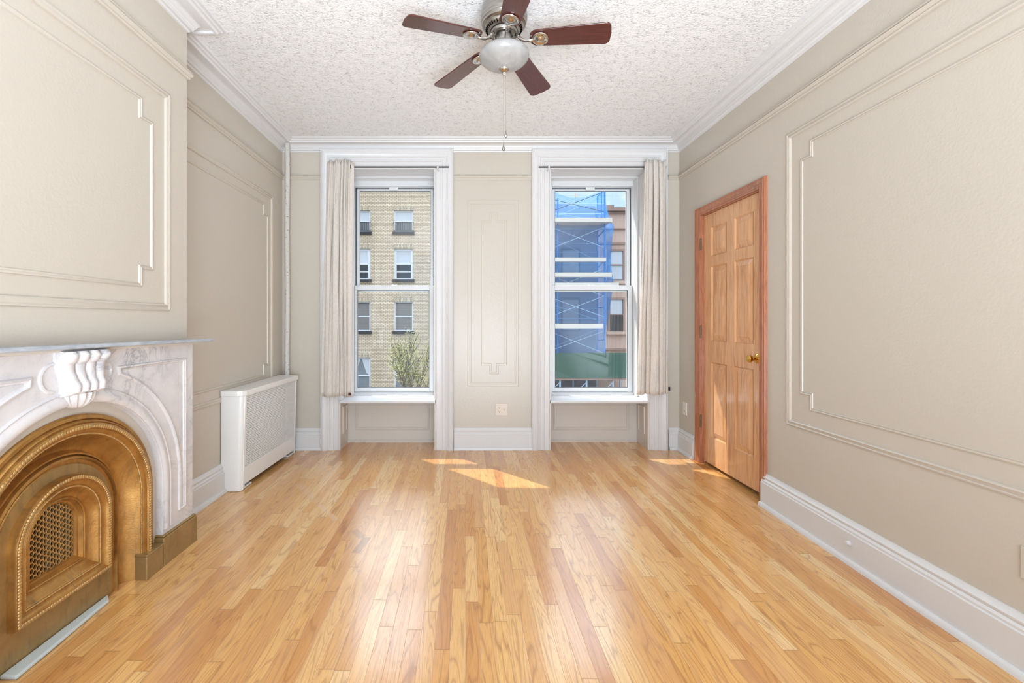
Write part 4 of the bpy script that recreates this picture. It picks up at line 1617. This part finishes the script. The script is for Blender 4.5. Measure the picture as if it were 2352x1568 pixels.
# scaffold
SY, SY2 = 22.2, 23.5
sf = thing('scaffold', 'blue tubular scaffold with timber planks wrapped in blue netting', 'scaffold', (5, SY, PZ(812, SY)))
levels = [(503, 513, 1402), (593, 602, 1388), (627, 637, 1401), (650, 657, 1417), (743, 754, 1382)]
for v0, v1, ue in levels:
    bm = BM()
    if True:
        box(bm, 0.6, PX(ue, SY), SY - 0.30, SY - 0.06, PZ(v1, SY), PZ(v0, SY))
    obj('plank', bm, M['plank'], sf, label='pale timber plank')
bm = BM()
box(bm, 0.6, PX(1398, SY), SY - 0.05, SY2, PZ(513, SY), PZ(512, SY) + 0.03)
obj('platform', bm, M['plank'], sf)
for (uu, yy, v0) in ((1389, SY, 431), (1281, SY, 455), (1372.5, SY2, 452), (1262, SY2, 452), (1173, SY, 455), (1155, SY2, 455)):
    x = PX(uu, yy)
    bm = BM()
    tube(bm, [(x, yy, PZ(811, SY)), (x, yy, PZ(v0, yy))], 0.045 if uu in (1389, 1372.5) else 0.03, 8)
    obj('upright', bm, M['scaf'], sf, smooth=True)
# end frames: sloped top tube and rungs between inner and outer uprights
for uo, ui in ((1389, 1372.5),):
    bm = BM()
    a = (PX(uo, SY), SY)
    b_ = (PX(ui, SY2), SY2)
    for v_ in (433, 527, 560, 597, 636, 670, 705, 745, 780):
        za = PZ(v_, SY)
        zb_ = PZ(v_ + (18 if v_ in (433, 527, 597, 670) else 2), SY2)
        tube(bm, [(a[0], a[1], za), (b_[0], b_[1], zb_)], 0.028, 6)
    a2 = (a[0] - 0.16, a[1])
    tube(bm, [(a2[0], a2[1], PZ(520, SY)), (a2[0], a2[1], PZ(436, SY))], 0.022, 6)
    obj('end_frame', bm, M['scaf'], sf, smooth=True)
for k, (ua, va, ub, vb, yy, mt_) in enumerate((
        (1173, 433, 1389, 486, SY, 'iron'), (1173, 520, 1379, 443, SY, 'iron'), (1173, 474, 1372, 505, SY2, 'brace'), (1173, 540, 1372, 457, SY2, 'brace'),
        (1173, 486, 1389, 568, SY, 'brace'), (1173, 607, 1389, 521, SY, 'brace'), (1173, 500, 1372, 598, SY2, 'brace'), (1173, 612, 1372, 527, SY2, 'brace'),
        (1173, 598, 1389, 680, SY, 'brace'), (1173, 700, 1389, 616, SY, 'brace'),
        (1173, 650, 1389, 728, SY, 'brace'), (1173, 762, 1389, 679, SY, 'brace'), (1173, 724, 1389, 812, SY, 'brace'), (1173, 838, 1389, 760, SY, 'brace'),
        (1173, 665, 1372, 735, SY2, 'brace'), (1173, 835, 1372, 757, SY2, 'brace'))):
    bm = BM()
    pa, pb = Vector((PX(ua, yy), yy + 0.06, PZ(va, yy))), Vector((PX(ub, yy), yy + 0.06, PZ(vb, yy)))
    zmin = PZ(811, yy)
    for P_, Q_ in ((pa, pb), (pb, pa)):
        if P_.z < zmin:
            t = (zmin - Q_.z) / (P_.z - Q_.z)
            P_.update if False else None
            P_[:] = Q_ + (P_ - Q_) * t
    tube(bm, [pa, pb], 0.014, 5)
    obj('cross_brace', bm, M[mt_], sf)
for v_, yy in ((468, SY), (490, SY), (527, SY2), (559, SY2), (579, SY2), (708, SY2), (731, SY2)):
    bm = BM()
    tube(bm, [(0.8, yy, PZ(v_, yy)), (PX(1389 if yy == SY else 1372, yy), yy, PZ(v_, yy))], 0.014, 5)
    obj('guard_rail', bm, M['brace'], sf)

# netting: wraps the front and blows out at the corner
edge = [(433, 1390, 0), (455, 1391, 0), (472, 1393.5, 0.05), (490, 1398, 0.1), (508, 1405, 0.2), (520, 1412, 0.3), (532, 1409, 0.3), (560, 1406, 0.25), (590, 1404, 0.2),
        (620, 1405, 0.15), (652, 1411, 0.25), (680, 1407, 0.3), (710, 1402, 0.3), (740, 1396, 0.2), (770, 1391, 0.1), (811, 1387, 0.0)]
bm = BM()
rows = []
for (v_, ue, bl) in edge:
    z = PZ(v_, SY + 0.42)
    ya = SY + 0.42
    xe = PX(ue, ya)
    row = []
    for k in range(15):
        t = k / 14
        x = 0.6 + (xe - 0.6) * (1 - (1 - t) ** 1.0)
        y = ya - 0.10 * math.sin(t * 9 + v_ * 0.03) * 0.5 + (0.25 * bl if k == 14 else 0)
        zz = z - (0.9 * math.sin(PI * min(1, (1 - t) * 2.2)) * 0.55 if v_ == 433 and k < 14 else 0)
        row.append(bm.verts.new((x, y, zz)))
    # return side towards the building
    row.append(bm.verts.new((PX(min(ue, 1392), SY2) - 0.3, SY2 + 0.2, z)))
    rows.append(row)
for A, B in zip(rows, rows[1:]):
    for k in range(len(A) - 1):
        bm.faces.new((A[k], A[k + 1], B[k + 1], B[k]))
obj('safety_net', bm, M['net'], label='translucent blue debris netting hung over the scaffold', cat='netting', smooth='all', origin=(4, SY, 0))

# sidewalk shed
sh = thing('sidewalk_shed', 'dark green plywood sidewalk shed below the scaffold', 'shed', (5, 21.9, GZ))
YS = 21.5
xe = PX(1470, YS)
bm = BM()
box(bm, 0.3, xe, YS, YS + 0.04, PZ(868, YS), PZ(810, YS))
for k in range(9):
    x = 0.3 + 1.22 * k
    box(bm, x - 0.004, x + 0.004, YS - 0.003, YS, PZ(868, YS), PZ(810, YS))
obj('parapet', bm, M['ply'], sh)
bm = BM()
box(bm, 0.3, xe, YS + 0.04, 24.9, PZ(869, YS) - 0.08, PZ(869, YS))
obj('deck', bm, M['stucco_dark'], sh)
for k in range(8):
    x = 0.6 + 1.28 * k
    for yy in (YS + 0.15, 24.4):
        bm = BM()
        tube(bm, [(x, yy, GZ), (x, yy, PZ(869, YS) - 0.08)], 0.045, 8)
        obj('post', bm, M['brace'], sh, smooth=True)
bm = BM()
for k in range(7):
    x = 0.6 + 1.28 * k
    tube(bm, [(x, YS + 0.15, GZ + 1.4), (x + 1.28, YS + 0.15, PZ(869, YS) - 0.2)], 0.02, 6)
obj('shed_brace', bm, M['brace'], sh)

# ------------------------------------------------------------------ tree
rt = random.Random(11)
TX, TY = PX(938, 18), 18.0
tree = thing('street_tree', 'slender young tree with thin yellow green spring leaves', 'tree', (TX, TY, GZ))
bt, bl = BM(), BM()


def leafq(p, s):
    n = Vector((rt.uniform(-1, 1), rt.uniform(-1, 0.2), rt.uniform(-0.3, 1))).normalized()
    a = n.orthogonal().normalized()
    a = Matrix.Rotation(rt.uniform(0, 6.28), 3, n) @ a
    b = n.cross(a)
    bl.faces.new([bl.verts.new(p + a * s), bl.verts.new(p + b * s * 0.5), bl.verts.new(p - a * s), bl.verts.new(p - b * s * 0.5)])


def branch(p, d, L, r_, lev):
    pts = [p]
    n = 5
    for k in range(n):
        d = (d + Vector((rt.uniform(-1, 1), rt.uniform(-1, 1), rt.uniform(-0.2, 0.7))) * 0.13).normalized()
        pts.append(pts[-1] + d * L / n)
    tube(bt, pts, [r_ * (1 - 0.6 * k / n) for k in range(n + 1)], 5)
    if lev <= 0:
        for q in pts[1:]:
            for _ in range(5):
                leafq(q + Vector((rt.gauss(0, 0.12), rt.gauss(0, 0.12), rt.gauss(0, 0.10))), rt.uniform(0.018, 0.030))
        return
    for k in range(2, n + 1):
        for _ in range(2 if lev > 1 else 2):
            dd = (d + Vector((rt.uniform(-1, 1), rt.uniform(-1, 1), rt.uniform(-0.1, 0.9))) * 0.85).normalized()
            branch(pts[k], dd, L * rt.uniform(0.45, 0.65), r_ * 0.5, lev - 1)


tp_ = Vector((TX, TY, GZ))
tube(bt, [tp_, tp_ + Vector((0.03, 0, 1.0)), tp_ + Vector((0.0, 0, 2.0))], [0.10, 0.08, 0.07], 8)
for dd in ((0.0, 0, 1), (0.45, 0.1, 0.9), (-0.35, 0.1, 0.95), (0.7, -0.2, 0.75), (-0.2, -0.4, 0.9)):
    branch(tp_ + Vector((0, 0, 2.0)), Vector(dd).normalized(), rt.uniform(1.6, 2.1), 0.045, 2)
obj('trunk', bt, M['bark'], tree)
obj('foliage', bl, M['leaf'], tree)

# ------------------------------------------------------------------ put the floor at z = 0
for o in list(SC.objects):
    if o.parent is None and o.type in ('MESH', 'EMPTY'):
        o.location.z += Z0
